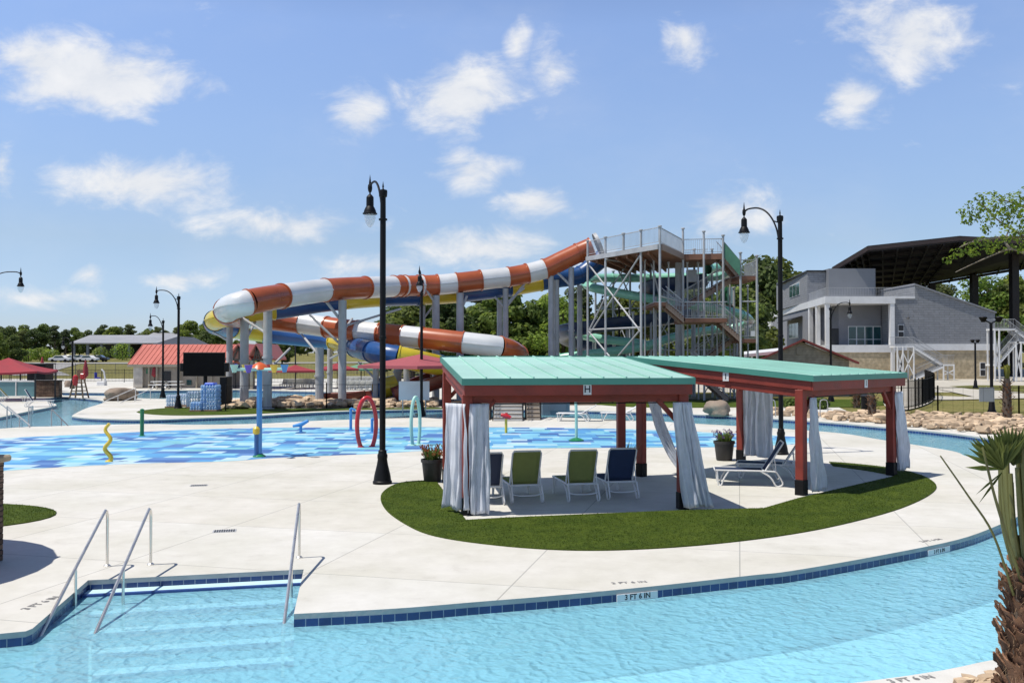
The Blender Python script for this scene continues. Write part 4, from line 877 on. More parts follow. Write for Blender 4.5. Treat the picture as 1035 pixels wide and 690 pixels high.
# brown red exit flume at the foot
s5 = thing('slide_runout', 'brown red run-out flume with a blue and yellow mouth beyond the red hoop', 'water slide', G(395, 408))
flume(s5, PP([(443, 380, 60), (428, 385, 59), (412, 391, 58.3), (396, 396.5, 58)]), .75, m_brownred)
flume(s5, PP([(375, 398, 59.5), (360, 399.5, 60), (345, 400, 60.3), (330, 400.5, 60.6)]), .6, m_brownred)
mth = MB(); a = P(380, 393, 59); sweep(mth, [a, a+Vector((.5, .3, .06)), a+Vector((1.2, .6, .25))], circ(.66)); mth.build('tube_mouth', m_yel, s5)
mth = MB(); sweep(mth, [a-Vector((.06, .03, 0)), a+Vector((.2, .1, .0))], circ(.72)); mth.build('mouth_ring', m_blue, s5)
for px, py in ((396, 408), (428, 408), (345, 408)): MB().tube([G(px, py), G(px, py)+Vector((0, 0, .9))], .12, 10).build('support_column', m_galv, s5)

# ------------------------------------------------------------------ slide tower
tw = thing('slide_tower', 'tall galvanised slide tower with railed decks and rust brown zigzag stairs', 'tower', (10, 65.7, 0))
ZF = 10.29
L0, F0 = P(594, 360, 65.3), P(667, 360, 58); C0 = P(690, 360, 64.2); D0 = P(731, 360, 63.7)
def v3(p, z): return Vector((p.x, p.y, z))
def post(x, y, z0, z1, r=.08): 
    mb = MB().tube([(x, y, z0), (x, y, z1)], r, 10); mb.lathe([(r*1.7, -.05), (r*1.7, .02), (r, .05)], (x, y, z1), 10); mb.build('post', m_galv, tw)
def railing(a, b, h=1.05, parent=None, gap=.13):
    a, b = Vector(a), Vector(b); d = b-a; n = max(1, int(d.length/gap)); mb = MB(); u = Vector((0, 0, 1))
    mb.bar(a+u*h, b+u*h, .05, .05); mb.bar(a+u*.12, b+u*.12, .035, .035)
    for i in range(1, n): q = a+d*(i/n); mb.bar(q+u*.12, q+u*h, .018, .018)
    mb.build('railing', m_galv, parent or tw, smooth=0, fix=False)
def deckplate(pts, z, mat=m_tread, edge=m_galv, th=.32):
    pl = [XY(p) for p in pts]; MB().prism(pl, z-th, z-.05).build('platform_frame', mat, tw, smooth=0)
    MB().prism(pl, z-.046, z).build('platform_deck', edge, tw, smooth=0)
B0 = P(628, 360, 74); E0 = Vector((C0.x+.6, 71, 0)); E1 = Vector((D0.x+.3, 70, 0))
deckplate([L0, F0, C0, E0, B0], ZF); deckplate([C0, D0, E1, E0], ZF-.004)
# grey edge beam along the long front edge
MB().bar(v3(L0, ZF-.22)+Vector((-.1, -.12, 0)), v3(F0, ZF-.22)+Vector((-.1, -.12, 0)), .12, .30).build('edge_beam', m_galv, tw, smooth=0)
MB().bar(v3(F0, ZF-.2)+Vector((.12, 0, 0)), v3(C0, ZF-.2)+Vector((.1, -.1, 0)), .1, .40).build('edge_beam', M('tan_steel', (.30, .21, .16), .6, .15, 1), tw, smooth=0)
MB().bar(v3(C0, ZF-.2)+Vector((0, -.12, 0)), v3(D0, ZF-.2)+Vector((0, -.12, 0)), .1, .4).build('edge_beam', m_tread, tw, smooth=0)
for k in range(1, 7):
    a = L0.lerp(F0, k/7); b = B0.lerp(E0, k/7); MB().bar(v3(a, ZF-.45), v3(b, ZF-.45), .12, .26).build('joist', m_tread, tw, smooth=0)
def online(px):  # point on front line at a pixel column
    best = min((abs(W0/2+FPX*L0.lerp(F0, i/200).x/L0.lerp(F0, i/200).y-px), i) for i in range(201)); return L0.lerp(F0, best[1]/200)
for px, full in ((594, 1), (612, 1), (630, 0), (648, 1), (667, 1)):
    p = online(px); post(p.x, p.y-.1, 0 if full else ZF-.3, ZF+1.1)
for px, Y, ty in ((690, 64.1, 231), (711, 63.7, 234), (730.5, 63.6, 238), (748, 63.2, 255.5), (764.5, 63.2, 258.5)):
    p = P(px, ty, Y); post(p.x, Y-.1, 0, p.z)
for px, Y, z in ((602, 73, ZF), (620, 73.5, ZF-.3), (637, 72, ZF-.3), (658, 71, ZF-.3), (684, 71, ZF-.3), (702, 69.5, ZF+1), (720, 69.5, ZF+1), (742, 67.5, 8.2), (663, 66.2, 7.4), (640, 66.2, 6.3)):
    p = P(px, 360, Y); post(p.x, Y, 0, z, .085)
p = P(686, 360, 66.7); MB().tube([(p.x, 66.7, 0), (p.x, 66.7, ZF-.3)], .25, 14).build('post', m_galv, tw)
railing(v3(L0, ZF), v3(F0, ZF)); railing(v3(F0, ZF), v3(C0, ZF)); railing(v3(C0, ZF), v3(D0, ZF)); railing(v3(E0, ZF), v3(E1, ZF)); railing(v3(B0, ZF), v3(E0, ZF))
xb = MB()
pa, pb, pc = online(595), online(612), online(648)
for a, b in ((v3(pa, 9.7), v3(pc, 4.7)), (v3(pc, 9.8), v3(pa, 4.6)), (v3(pa, 5.0), v3(pc, 5.0)), (v3(pa, 4.9), v3(pb, 7.2)), (v3(pc, 4.9), v3(pa, .6)), (v3(pa, 4.9), v3(pc, .6)), (P(612, 262, 62.5), P(640, 266, 68)), (P(637, 262, 68.5), P(612, 300, 70.8)), (P(620, 262, 70.8), P(637, 300, 68.5)), (P(658, 266, 66), P(667, 300, 65.7))): MB().tube([a, b], .06, 6).build('cross_brace', m_galv, tw)
rear = [P(px, 360, Y) for px, Y in ((602, 73), (620, 73.5), (637, 72), (658, 71), (684, 71), (702, 69.5), (720, 69.5), (742, 67.5))]
for zz in (6.9, 3.6):
    for a, b in zip(rear, rear[1:]): MB().tube([v3(a, zz), v3(b, zz)], .05, 6).build('cross_brace', m_galv, tw)
for i, (a, b) in enumerate(zip(rear, rear[1:])):
    lo, hi = (3.6, 6.9) if i % 2 else (.3, 3.6)
    MB().tube([v3(a, lo), v3(b, hi)], .04, 6).build('cross_brace', m_galv, tw); MB().tube([v3(a, hi), v3(b, lo)], .04, 6).build('cross_brace', m_galv, tw)
    MB().tube([v3(a, 6.9), v3(b, 9.2)], .04, 6).build('cross_brace', m_galv, tw)
for px, Y in ((652, 63.2), (661, 63), (676, 64.9), (695, 65), (706, 65), (725, 65), (738, 67.2), (756, 67), (766, 67)):
    p = P(px, 360, Y); post(p.x, Y, 0, 9.8 if px < 740 else 8.3, .06)
for (pa_, ya), (pb_, yb2) in (((667, 57.7), (690, 64.1)), ((690, 63.9), (711, 63.9)), ((711, 63.9), (730, 63.9)), ((748, 63.1), (764.5, 63.1))):
    a, b = P(pa_, 360, ya), P(pb_, 360, yb2)
    for zz in (2.7, 6.9): MB().tube([v3(a, zz), v3(b, zz)], .045, 6).build('cross_brace', m_galv, tw)
    MB().tube([v3(a, .4), v3(b, 2.7)], .04, 6).build('cross_brace', m_galv, tw)
def flight(a, b, wv, n=9):
    # stair flight from upper edge a down to lower edge b; wv = width vector
    a, b, wv = Vector(a), Vector(b), Vector(wv); mb = MB(); st = MB()
    o = None
    for k in (0, 1):
        st = MB(); st.slab([a+wv*k+Vector((0, 0, -.38)), b+wv*k+Vector((0, 0, -.38)), b+wv*k+Vector((0, 0, .02)), a+wv*k+Vector((0, 0, .02))], wv.normalized()*.06)
        q = st.build('stair_flight' if o is None else 'stringer', MATS['tan_steel'], o or tw, smooth=0); o = o or q
    for i in range(n+1):
        f = i/n; c = a.lerp(b, f); run = (b-a); run.z = 0; r_ = run.normalized()*(run.length/n)
        mb.slab([c+Vector((0, 0, -.05)), c+wv+Vector((0, 0, -.05)), c+wv+r_+Vector((0, 0, -.05)), c+r_+Vector((0, 0, -.05))], (0, 0, .05))
        mb.slab([c+Vector((0, 0, -.22)), c+wv+Vector((0, 0, -.22)), c+wv+Vector((0, 0, 0)), c+Vector((0, 0, 0))], -r_.normalized()*.02)
    mb.build('treads', m_tread, o, smooth=0)
    railing(a, b, 1.05, o); railing(a+wv, b+wv, 1.05, o)
def Z(py, Y): return P(500, py, Y).z
yf, yb = 63.3, 65.1
def PX(px, py, Y): return P(px, py, Y)
W_ = Vector((0, 1.5, 0))
l1 = [P(747, 278, 63.1), P(766, 278, 63.1), P(766, 278, 66.9), P(747, 278, 66.9)]; z1_ = Z(278, 63.1)
flight(v3(P(728, 0, 63.7), ZF), v3(P(747, 0, 63.7), z1_), W_); deckplate([v3(l1[0], 0), v3(l1[1], 0), Vector((l1[1].x, 66.9, 0)), Vector((l1[0].x, 66.9, 0))], z1_)
railing(v3(l1[0], z1_), v3(l1[1], z1_)); railing(v3(l1[1], z1_), Vector((l1[1].x, 66.9, z1_)))
MB().slab([v3(P(731, 0, 63.5), ZF-.3), v3(P(747, 0, 62.9), z1_-.1), v3(P(747, 0, 62.9), z1_+1.0), v3(P(731, 0, 63.5), ZF+.75)], (0, .05, 0)).build('green_panel', M('green_mesh', (.045, .15, .095), .6, .2, 3), tw, smooth=0)
z2_ = Z(309, 65.7); flight(Vector((l1[0].x, 65.3, z1_)), v3(P(690, 0, 65.3), z2_), W_, 12)
x2a, x2b = P(650, 0, 65.7).x, P(690, 0, 65.7).x
deckplate([Vector((x2a, 60.7, 0)), Vector((P(672, 0, 60.7).x, 60.7, 0)), Vector((P(672, 0, 60.7).x, 65.1, 0)), Vector((x2b, 65.1, 0)), Vector((x2b, 66.9, 0)), Vector((x2a, 66.9, 0))], z2_, th=.28)
z3_ = Z(321, 61.3); flight(v3(P(672, 0, 61), z2_), v3(P(690.5, 0, 61), z3_), Vector((0, 1.6, 0)), 8)
xa, xb_ = P(690.5, 0, 61.3).x, P(731, 0, 61.7).x
deckplate([Vector((xa, 60.9, 0)), Vector((xb_, 60.9, 0)), Vector((xb_, 65.1, 0)), Vector((xa, 65.1, 0))], z3_); railing((xa, 60.9, z3_), (xb_, 60.9, z3_)); railing((xa, 65, z3_), (xb_, 65, z3_))
z4_ = Z(341.5, 63.1); flight(Vector((xb_, 63.1, z3_)), v3(P(748, 0, 63.1), z4_), W_)
deckplate([v3(l1[0], 0), v3(l1[1], 0), Vector((l1[1].x, 66.9, 0)), Vector((l1[0].x, 66.9, 0))], z4_, mat=m_tread); railing(v3(l1[0], z4_), v3(l1[1], z4_), 1.15); railing(v3(l1[1], z4_), Vector((l1[1].x, 66.9, z4_)))
flight(Vector((l1[0].x, 65.3, z4_)), v3(P(700, 0, 65.3), 2.4), W_, 12)
deckplate([v3(P(672, 0, 65.3), 0), v3(P(700, 0, 65.3), 0), Vector((P(700, 0, 65.3).x, 66.9, 0)), Vector((P(672, 0, 65.3).x, 66.9, 0))], 2.4); flight(v3(P(700, 0, 63.2), 2.4), v3(P(735, 0, 63.2), .2), W_, 10)
gp_ = MB(); gp_.grid([[P(728+2.4*i, 290+z, 69.5-1.2*math.sin(i*.52)) for i in range(7)] for z in (0, 17)]); gp_.build('green_panel', m_green, tw, smooth=60, fix=False)
bx = MB(); c = P(699, 279, 66.2); bx.box(c, (.7, .5, .9)); bx.build('control_cabinet', m_galv, tw, bevel=.02)
p = P(761, 337, 62.9); MB().box((p.x, 62.9, p.z), (.28, .02, .36)).build('notice_plate', m_white, tw, smooth=0)

# ------------------------------------------------------------------ splash pad toys
def hoop(px, py, w, h, yaw, mat, label, r=.055):
    p = G(px, py); t = thing('splash_hoop', label, 'spray hoop', p); rot = Matrix.Rotation(yaw, 3, 'Z'); pts = []
    for i in range(33):
        a = -.30*math.pi+(1.6*math.pi)*i/32; pts.append(p+rot @ Vector((w/2*math.cos(a), 0, h/2+(h/2)*math.sin(a)*1.0)))
    zmin = min(q.z for q in pts); pts = [Vector((q.x, q.y, (q.z-zmin)/(h-zmin)*h)) for q in pts]
    MB().tube(pts, r, 12).build('hoop', mat, t); mb = MB(); mb.lathe([(.12, 0), (.12, .02), (.07, .05)], pts[0], 12); mb.lathe([(.12, 0), (.12, .02), (.07, .05)], pts[-1], 12); mb.build('foot', mat, t)
hoop(370.5, 451.5, .68, 1.68, R(28), m_paintred, 'tall red spray hoop standing on the blue pad left of the mint one', .075)
hoop(420, 450, .46, 1.68, R(55), m_paintmint, 'tall pale mint spray hoop left of the H pavilion', .06)
p = G(262, 461.5); t = thing('splash_toy', 'tall sky blue post carrying a ring of coloured spinning buckets', 'spray toy', p)
H = CAMH-(373-360)*p.y/FPX
MB().tube([p, p+Vector((0, 0, H))], .085, 14).build('post', m_paintblue, t); MB().lathe([(.2, 0), (.2, .03), (.1, .1)], p, 16).build('base', m_paintgrn, t)
mb = MB(); top = p+Vector((0, 0, H))
for k in range(3): a = R(20+60*k); d = Vector((math.cos(a), math.sin(a), 0)); mb.tube([top-d*.72, top+d*.72], .045, 8)
mb.build('arms', m_paintmint, t)
for k in range(6):
    a = R(20+60*k); d = Vector((math.cos(a), math.sin(a), 0)); q = top+d*.75
    MB().lathe([(.06, -.12), (.13, .12), (.11, .12), (.05, -.1)], q+Vector((0, 0, .02)), 12).build('bucket', [m_paintblue, m_paintred, m_paintyel, m_paintmint, M('purple_paint', (.12, .08, .5), .35, .1, 3), m_paintyel][k], t)
MB().lathe([(.15, -.02), (.3, .0), (.2, .14), (.04, .22)], top, 14).build('cap', M('orange_paint', (.62, .12, .03), .35, .1, 3), t)
p = G(259, 461.8); t = thing('splash_toy', 'short blue post with a pale yellow spray head in front of the bucket post', 'spray toy', p)
MB().tube([p, p+Vector((0, 0, .72))], .065, 12).build('post', M('deep_blue_paint', (.03, .12, .32), .35, .15, 3), t); MB().lathe([(.07, .7), (.11, .74), (.11, .88), (.06, .94), (.001, .95)], p, 14).build('spray_head', m_paintyel, t)
p = G(143.5, 440.5); t = thing('splash_toy', 'plain green spray post at the left of the blue pad', 'spray toy', p)
MB().tube([p, p+Vector((0, 0, 1.0))], .075, 12).build('post', m_paintgrn, t); MB().lathe([(.08, 1.0), (.08, 1.04), (.001, 1.07)], p, 12).build('cap', m_paintgrn, t); MB().lathe([(.13, 0), (.13, .02), (.08, .04)], p, 12).build('foot', m_paintgrn, t)
p = G(109, 466.5); t = thing('splash_toy', 'wavy yellow spray pole shaped like a snake on the blue pad', 'spray toy', p)
MB().tube([p+Vector((.085*math.sin(i/30*4*math.pi+.4), .02*math.cos(i/5), 1.12*i/30)) for i in range(31)], [.07-.0008*i for i in range(31)], 12).build('body', m_paintyel, t); MB().lathe([(.11, 0), (.11, .02), (.07, .05)], p+Vector((.03, 0, 0)), 12).build('foot', m_paintyel, t)
p = G(304, 437.5); t = thing('splash_toy', 'low blue water cannon tilted up at the far side of the blue pad', 'spray toy', p)
MB().tube([p, p+Vector((0, 0, .3))], .06, 10).build('post', m_paintblue, t); MB().tube([p+Vector((-.32, 0, .28)), p+Vector((.0, 0, .34)), p+Vector((.30, 0, .50))], [.05, .09, .06], 12).build('barrel', m_paintblue, t); MB().lathe([(.22, 0), (.22, .03), (.08, .06)], p, 14).build('base', M('deep_blue_paint', (.03, .12, .32)), t)
for px, py, h, lb in ((354.5, 434.5, .85, 'blue spray post with bent nozzle left of the red hoop'), (376, 437, .5, 'short blue spray post seen through the red hoop')):
    p = G(px, py); t = thing('splash_toy', lb, 'spray toy', p); MB().tube([p, p+Vector((0, 0, h))], .06, 10).build('post', m_paintblue, t); MB().tube([p+Vector((-.04, 0, h)), p+Vector((.02, 0, h+.06)), p+Vector((.2, 0, h-.02))], .05, 10).build('nozzle', m_paintblue, t); MB().lathe([(.12, 0), (.12, .02), (.07, .04)], p, 12).build('foot', m_paintblue, t)
p = G(582.5, 445.5); t = thing('splash_toy', 'tall mint spray pole bending left at its top on a green base', 'spray toy', p)
MB().tube(catmull([p, p+Vector((0, 0, .9)), p+Vector((-.03, 0, 1.5)), p+Vector((-.14, 0, 1.75)), p+Vector((-.3, 0, 1.82))], 5), .055, 12).build('pole', m_paintmint, t); MB().lathe([(.28, 0), (.28, .04), (.15, .10), (.07, .12)], p, 16).build('base', m_paintgrn, t)
p = G(511.5, 437.5); t = thing('splash_toy', 'yellow post topped by a red water cannon behind the curtains', 'spray toy', p)
MB().tube([p, p+Vector((0, 0, .62))], .055, 12).build('post', m_paintyel, t); MB().tube([p+Vector((-.2, 0, .74)), p+Vector((0, -.05, .68)), p+Vector((.2, -.1, .62))], [.07, .11, .07], 12).build('barrel', m_paintred, t); MB().tube([p+Vector((.02, 0, .6)), p+Vector((.02, 0, .82))], .06, 10).build('handle', m_paintred, t)
# ------------------------------------------------------------------ foreground left: stone pier, parasol outside the frame that throws the round shade
p = Vector((-8.09, 13.55, 0)); t = thing('stone_pier', 'dark stacked stone pier with tan cap at the left edge', 'pillar', p)
mb = MB()
for i in range(18):
    o = .012*math.sin(i*2.3); mb.box((p.x, p.y, .042+.083*i), (.70+o, .70-o, .081))
mb.build('shaft', m_stack, t, bevel=.008); MB().box((p.x, p.y, 1.55), (.86, .86, .10)).build('cap', M('tan_cap', (.42, .33, .22), .85, .2, 4, .3), t, bevel=.025)
def parasol(px, py, ztop, zeave, w, label, mat, Y=None, z0=0, X=None, sides=4, rot=R(45), pole=m_dark, name='parasol'):
    p = P(px, py, Y) if Y else G(px, py)
    if X is not None: p.x = X
    p.z = z0; t = thing(name, label, 'parasol', p); rows = []
    n = sides*6
    for i in range(7):
        f = i/6; row = []
        for j in range(n+1):
            a = 2*math.pi*j/n+rot; k = (a-rot) % (2*math.pi/sides)-math.pi/sides; rr = (w/2)/math.cos(math.pi/sides)*math.cos(math.pi/sides)/math.cos(k)*f
            if sides == 4: rr = (w/2)/math.cos(k)*f
            sag = -.10*math.sin(math.pi*f)*(1-.4*abs(k)/(math.pi/sides)); row.append(p+Vector((rr*math.cos(a+math.pi/sides), rr*math.sin(a+math.pi/sides), ztop+(zeave-ztop)*f+sag*(ztop-zeave))))
        rows.append(row)
    rows.append([q+Vector((0, 0, -.16)) for q in rows[-1]])
    mb = MB(); mb.grid(rows); mb.build('canopy', mat, t, smooth=20, fix=False)
    MB().tube([p, p+Vector((0, 0, ztop+.12))], .045, 10).build('pole', pole, t); MB().lathe([(.3, 0), (.3, .06), (.06, .1)], p, 14).build('base', pole, t)
    return t, p
parasol(0, 0, 3.15, 2.45, 4.8, 'parasol standing just outside the left edge whose shade falls by the stone pier', m_redfab, Y=12.85, X=-10.3, sides=28)
parasol(425, 419, 3.22, 2.62, 4.7, 'dusty red square parasol beyond the blue pad, left of the H pavilion', M('dusty_red_canvas', (.33, .075, .085), .85, .1, 2, .1), rot=R(48), pole=M('tan_pole', (.32, .26, .14), .6, .1, 3))
for px, Y, z, lb, m in ((300, 86, 2.2, 'small red parasol far behind the slide columns, left one', m_redfab), (342, 88, 2.35, 'red parasol far behind the tall round columns', m_redfab), (366, 90, 2.3, 'pale green parasol far behind the tall lamp', M('green_canvas', (.12, .28, .17), .85, .1, 2)), (240, 88, 2.3, 'blue parasol under the coloured bucket ring, far away', m_bluefab)):
    parasol(px, 0, z+.1, z-.45, 3.2, lb, m, Y=Y, rot=R(30))
# left: square shade canopies on four posts
def shade(px, Y, w, ztop, zeave, mat, label, z0=0, yaw=R(12)):
    p = P(px, 0, Y); p.z = z0; t = thing('shade_canopy', label, 'sunshade', p); rot = Matrix.Rotation(yaw, 3, 'Z')
    c = [p+rot @ Vector((x*w/2, y*w/2, zeave)) for x, y in ((-1, -1), (1, -1), (1, 1), (-1, 1))]; a = p+Vector((0, 0, ztop)); mb = MB()
    for i in range(4):
        b, d = c[i], c[(i+1) % 4]; rows = [[(b.lerp(d, j/6)).lerp(a, k/5)+Vector((0, 0, -.12*math.sin(math.pi*j/6)*(1-k/5)-.10*math.sin(math.pi*k/5))) for j in range(7)] for k in range(6)]; mb.grid(rows)
        mb.grid([[b.lerp(d, j/6)+Vector((0, 0, -.12*math.sin(math.pi*j/6))) for j in range(7)], [b.lerp(d, j/6)+Vector((0, 0, -.12*math.sin(math.pi*j/6)-.14)) for j in range(7)]])
    mb.build('canopy', mat, t, smooth=30, fix=False)
    for q in c: MB().tube([(q.x*.94+p.x*.06, q.y*.94+p.y*.06, z0), (q.x*.94+p.x*.06, q.y*.94+p.y*.06, zeave)], .06, 8).build('post', m_dark, t)
shade(12, 65, 5.2, 3.0, 2.08, m_redfab, 'red hipped shade canopy on dark posts at the left edge')
shade(-18, 72, 5.0, 3.35, 2.3, m_bluefab, 'blue shade canopy behind the red one at the left edge')
# teal glass wind screen and stone wall behind the peninsula
t = thing('glass_screen', 'blue green pool screen wall with white coping at the left edge', 'screen wall', P(10, 0, 70).xy.to_3d())
a, b = P(-40, 0, 70.5), P(40, 0, 69.6); a.z = b.z = 0
MB().slab([v3(a, 0), v3(b, 0), v3(b, 1.15), v3(a, 1.15)], (0, .12, 0)).build('panel', M('teal_panel', (.10, .22, .25), .25, .25, .4), t, smooth=0)
MB().bar(v3(a, 1.2)+Vector((0, .06, 0)), v3(b, 1.2)+Vector((0, .06, 0)), .25, .1).build('coping', m_white, t, smooth=0)
for k in range(5): q = a.lerp(b, k/4); MB().box((q.x, q.y-.03, .58), (.08, .05, 1.14)).build('mullion', m_white, t, smooth=0)
p = P(52.3, 0, 69.3); p.z = 0; t = thing('stone_wall', 'short dark stacked stone wall beside the left pool', 'wall', p); MB().box((p.x, p.y, .62), (1.86, .5, 1.24)).build('wall', m_stack, t, bevel=.02); MB().box((p.x, p.y, 1.27), (1.96, .6, .07)).build('coping', m_dark, t, bevel=.01)
p = P(44, 0, 80); p.z = 0; t = thing('shed_box', 'black square kiosk under the red shade canopy', 'kiosk', p); MB().box((p.x, p.y, 1.3), (1.6, 1.5, 2.2)).build('body', m_black, t, bevel=.03); MB().box((p.x, p.y, 2.45), (1.9, 1.8, .1)).build('roof', m_dark, t, bevel=.02)
# white metal rails around the left peninsula and ramp
def rail(px_pts, label, r=.025, h=.85, posts=True, mat=m_galv):
    pts = [G(*q) for q in px_pts]; t = thing('handrail', label, 'handrail', pts[0]); mb = MB(); up = Vector((0, 0, 1))
    mb.tube([q+up*h for q in pts], r, 8); mb.build('rail', mat, t)
    for q in pts: MB().tube([q-up*.2, q+up*h], r*.9, 8).build('post', mat, t)
def slope_rail(pa, za, pb, zb, label, mat=m_galv, extra=()):
    a, b = G(*pa), G(*pb); t = thing('handrail', label, 'handrail', a); up = Vector((0, 0, 1)); MB().tube([a+up*(za-.05), a+up*za, b+up*zb, b+up*(zb-.35)], .028, 8).build('rail', mat, t)
    MB().tube([a-up*.3, a+up*za], .026, 8).build('post', mat, t); m = a.lerp(b, .55); MB().tube([m-up*.6, m+up*(za+(zb-za)*.55)], .024, 8).build('post', mat, t)
slope_rail((7, 431.5), .92, (30, 432), .1, 'thin grey rail sloping into water at the lower left tip'); slope_rail((-2, 428), 1.0, (22, 428.5), .2, 'thin grey rail sloping down at the left edge')
slope_rail((52, 430.5), .75, (70, 430), -.05, 'thin grey rail sloping into the left channel'); slope_rail((29, 431), .85, (33, 428), .8, 'short upright grey rail beside the left channel')
slope_rail((137, 405), .9, (104, 407), .05, 'white rail sloping past the layered boulder', m_white); slope_rail((152, 403.5), .75, (122, 407.5), .05, 'second white rail sloping behind the layered boulder', m_white)
for px, lb in ((776, 'curved steel ladder rail at the pool left of the nearest red post'), (829, 'curved steel ladder rail at the far pool, right of the nearest red post')):
    p = G(px, 421); t = thing('ladder_rail', lb, 'handrail', p); MB().tube(catmull([p, p+Vector((0, 0, .7)), p+Vector((.08, 0, .85)), p+Vector((.28, 0, .86)), p+Vector((.38, 0, .7)), p+Vector((.4, 0, 0))], 5), .025, 8).build('rail', m_galv, t); MB().lathe([(.06, 0), (.06, .02), (.03, .03)], p, 10).build('flange', m_galv, t)
# lifeguard chair
p = G(80, 402.3); t = thing('lifeguard_chair', 'wooden lifeguard chair with red float and folded red umbrella', 'lifeguard chair', p)
for sx in (-1, 1):
    for sy in (-1, 1): MB().bar(p+Vector((sx*.5, sy*.45, 0)), p+Vector((sx*.26, sy*.25, 1.35)), .09, .09).build('leg', m_wood, t)
for k in range(4):
    z = .25+.3*k; w_ = .5-.24*z/1.35
    for q in (-.46+.15*z, .44-.15*z): MB().bar(p+Vector((-w_, q, z)), p+Vector((w_, q, z)), .05, .07).build('rung', m_wood, t, smooth=0)
MB().box(p+Vector((0, 0, 1.38)), (.62, .58, .06)).build('seat', m_wood, t, bevel=.01); MB().box(p+Vector((0, .28, 1.75)), (.62, .06, .66)).build('backrest', m_wood, t, bevel=.01)
MB().tube([p+Vector((.3, .3, 1.3)), p+Vector((.32, .3, 2.9))], .03, 8).build('umbrella_pole', m_dark, t); MB().lathe([(.05, 1.5), (.2, 1.7), (.17, 2.2), (.06, 2.75), (.001, 2.9)], p+Vector((.32, .3, 0)), 10).build('folded_umbrella', m_redfab, t)
o = MB().lathe([(.02, .9), (.16, 1.0), (.2, 1.3), (.16, 1.65), (.02, 1.75)], p+Vector((-.1, -.4, 0)), 12).build('rescue_float', m_paintred, t); MB().box(p+Vector((.3, -.1, 1.62)), (.3, .3, .42)).build('seat_cushion', m_paintred, t, bevel=.05)
# folded umbrellas
for px, py, h, lb in ((156, 392.5, 2.4, 'folded red umbrella before the red roofed building'), (42.5, 386, 3.1, 'folded pink red umbrella behind the left shade canopy')):
    p = G(px, py); t = thing('folded_umbrella', lb, 'umbrella', p); MB().tube([p, p+Vector((0, 0, h))], .03, 8).build('pole', m_dark, t); MB().lathe([(.05, h*.45), (.28, h*.55), (.2, h*.75), (.08, h*.95), (.001, h)], p, 10).build('canopy', m_redfab, t); MB().lathe([(.3, 0), (.3, .05), (.05, .08)], p, 10).build('base', m_dark, t)
# pool lift
p = G(102, 390); t = thing('pool_lift', 'white pool lift with blue seat by the far lawn fence', 'pool lift', p); MB().box(p+Vector((.1, 0, .25)), (.8, .7, .5)).build('base', m_white, t, bevel=.04); MB().tube([p+Vector((.5, 0, .4)), p+Vector((.3, 0, 1.5)), p+Vector((.05, 0, 1.75))], .09, 8).build('arm', m_white, t); MB().box(p+Vector((-.35, 0, .85)), (.5, .5, .12)).build('seat', m_bluefab, t, bevel=.03); MB().box(p+Vector((-.55, 0, 1.15)), (.1, .5, .55)).build('backrest', m_bluefab, t, bevel=.03)
# stacks of bottled water
mbb = MB(); mbb.lathe([(.0, 0), (.034, .004), (.036, .03), (.033, .06), (.036, .09), (.036, .13), (.030, .16), (.014, .185), (.014, .2)], (0, 0, 0), 8)
bottle_me = None
def water_stack(px, py, nx, ny, nz, mat, label, Yoff=0, film=None):
    p = G(px, py); p.y += Yoff; t = thing('water_bottle_stack', label, 'bottle stack', p); s = .155
    MB().box(p+Vector((0, 0, .05)), (nx*s+.06, ny*s+.06, .10)).build('pallet', m_wood, t, bevel=.01)
    for k in range(nz):
        mb = MB()
        for i in range(nx):
            for j in range(ny):
                if 0 < i < nx-1 and 0 < j < ny-1 and k < nz-1: continue
                c = p+Vector(((i-(nx-1)/2)*s+rnd.uniform(-.012, .012), (j-(ny-1)/2)*s+rnd.uniform(-.012, .012), .1+k*.235))
                mb.lathe([(.03, 0), (.068, .012), (.072, .05), (.062, .075), (.072, .1), (.072, .145), (.05, .185), (.026, .205), (.026, .228), (.001, .23)], c, 8)
        lay = mb.build('bottle_layer', mat, t, smooth=50); lay['kind'] = 'stuff'
    if film:
        MB().box(p+Vector((0, 0, .1+nz*.235+.03)), (nx*s*.6, ny*s*.7, .16)).build('film_bundle', film, t, bevel=.06)
m_film = glassmat('blue_film', (.12, .25, .9), .15, .75)
water_stack(213, 415.5, 6, 6, 6, m_bottleblue, 'tallest blue stack of bottled water beside the black cabinet', film=m_film)
water_stack(199, 415.8, 4, 4, 2, m_bottleblue, 'low blue stack of bottled water in front of the tallest stack')
water_stack(196, 412.6, 5, 4, 4, m_bottle, 'middle clear stack of bottled water left of the tallest stack')
water_stack(175.5, 412.0, 5, 4, 3, m_bottle, 'leftmost low clear stack of bottled water, behind the lamp post')
water_stack(186, 410.6, 4, 4, 3, m_bottle, 'clear stack of bottled water at the back, between lamp post and blue stack')
# big black screen on its cabinet
p = G(226, 413.5); t = thing('outdoor_screen', 'big black outdoor screen on a mast beside the bottle stacks', 'screen', p)
MB().box(p+Vector((0, .4, .95)), (.42, 1.0, 1.9)).build('cabinet', m_black, t, bevel=.02)
c = P(206.5, 368, 55); MB().box(c, (2.5, .22, 1.44)).build('panel', m_black, t, bevel=.02); MB().box(c+Vector((0, -.125, 0)), (2.38, .03, 1.32)).build('display', M('display_black', (.004, .004, .005), .6, .3, 3, spec=.1), t)
MB().tube([(c.x, 55.2, 0), (c.x, 55.2, c.z)], .12, 10).build('mast', m_black, t); MB().box(P(229, 371, 55), (.25, .3, .55)).build('loudspeaker', m_black, t, bevel=.02); MB().box(P(184.5, 371, 55), (.22, .3, .5)).build('loudspeaker', m_black, t, bevel=.02)
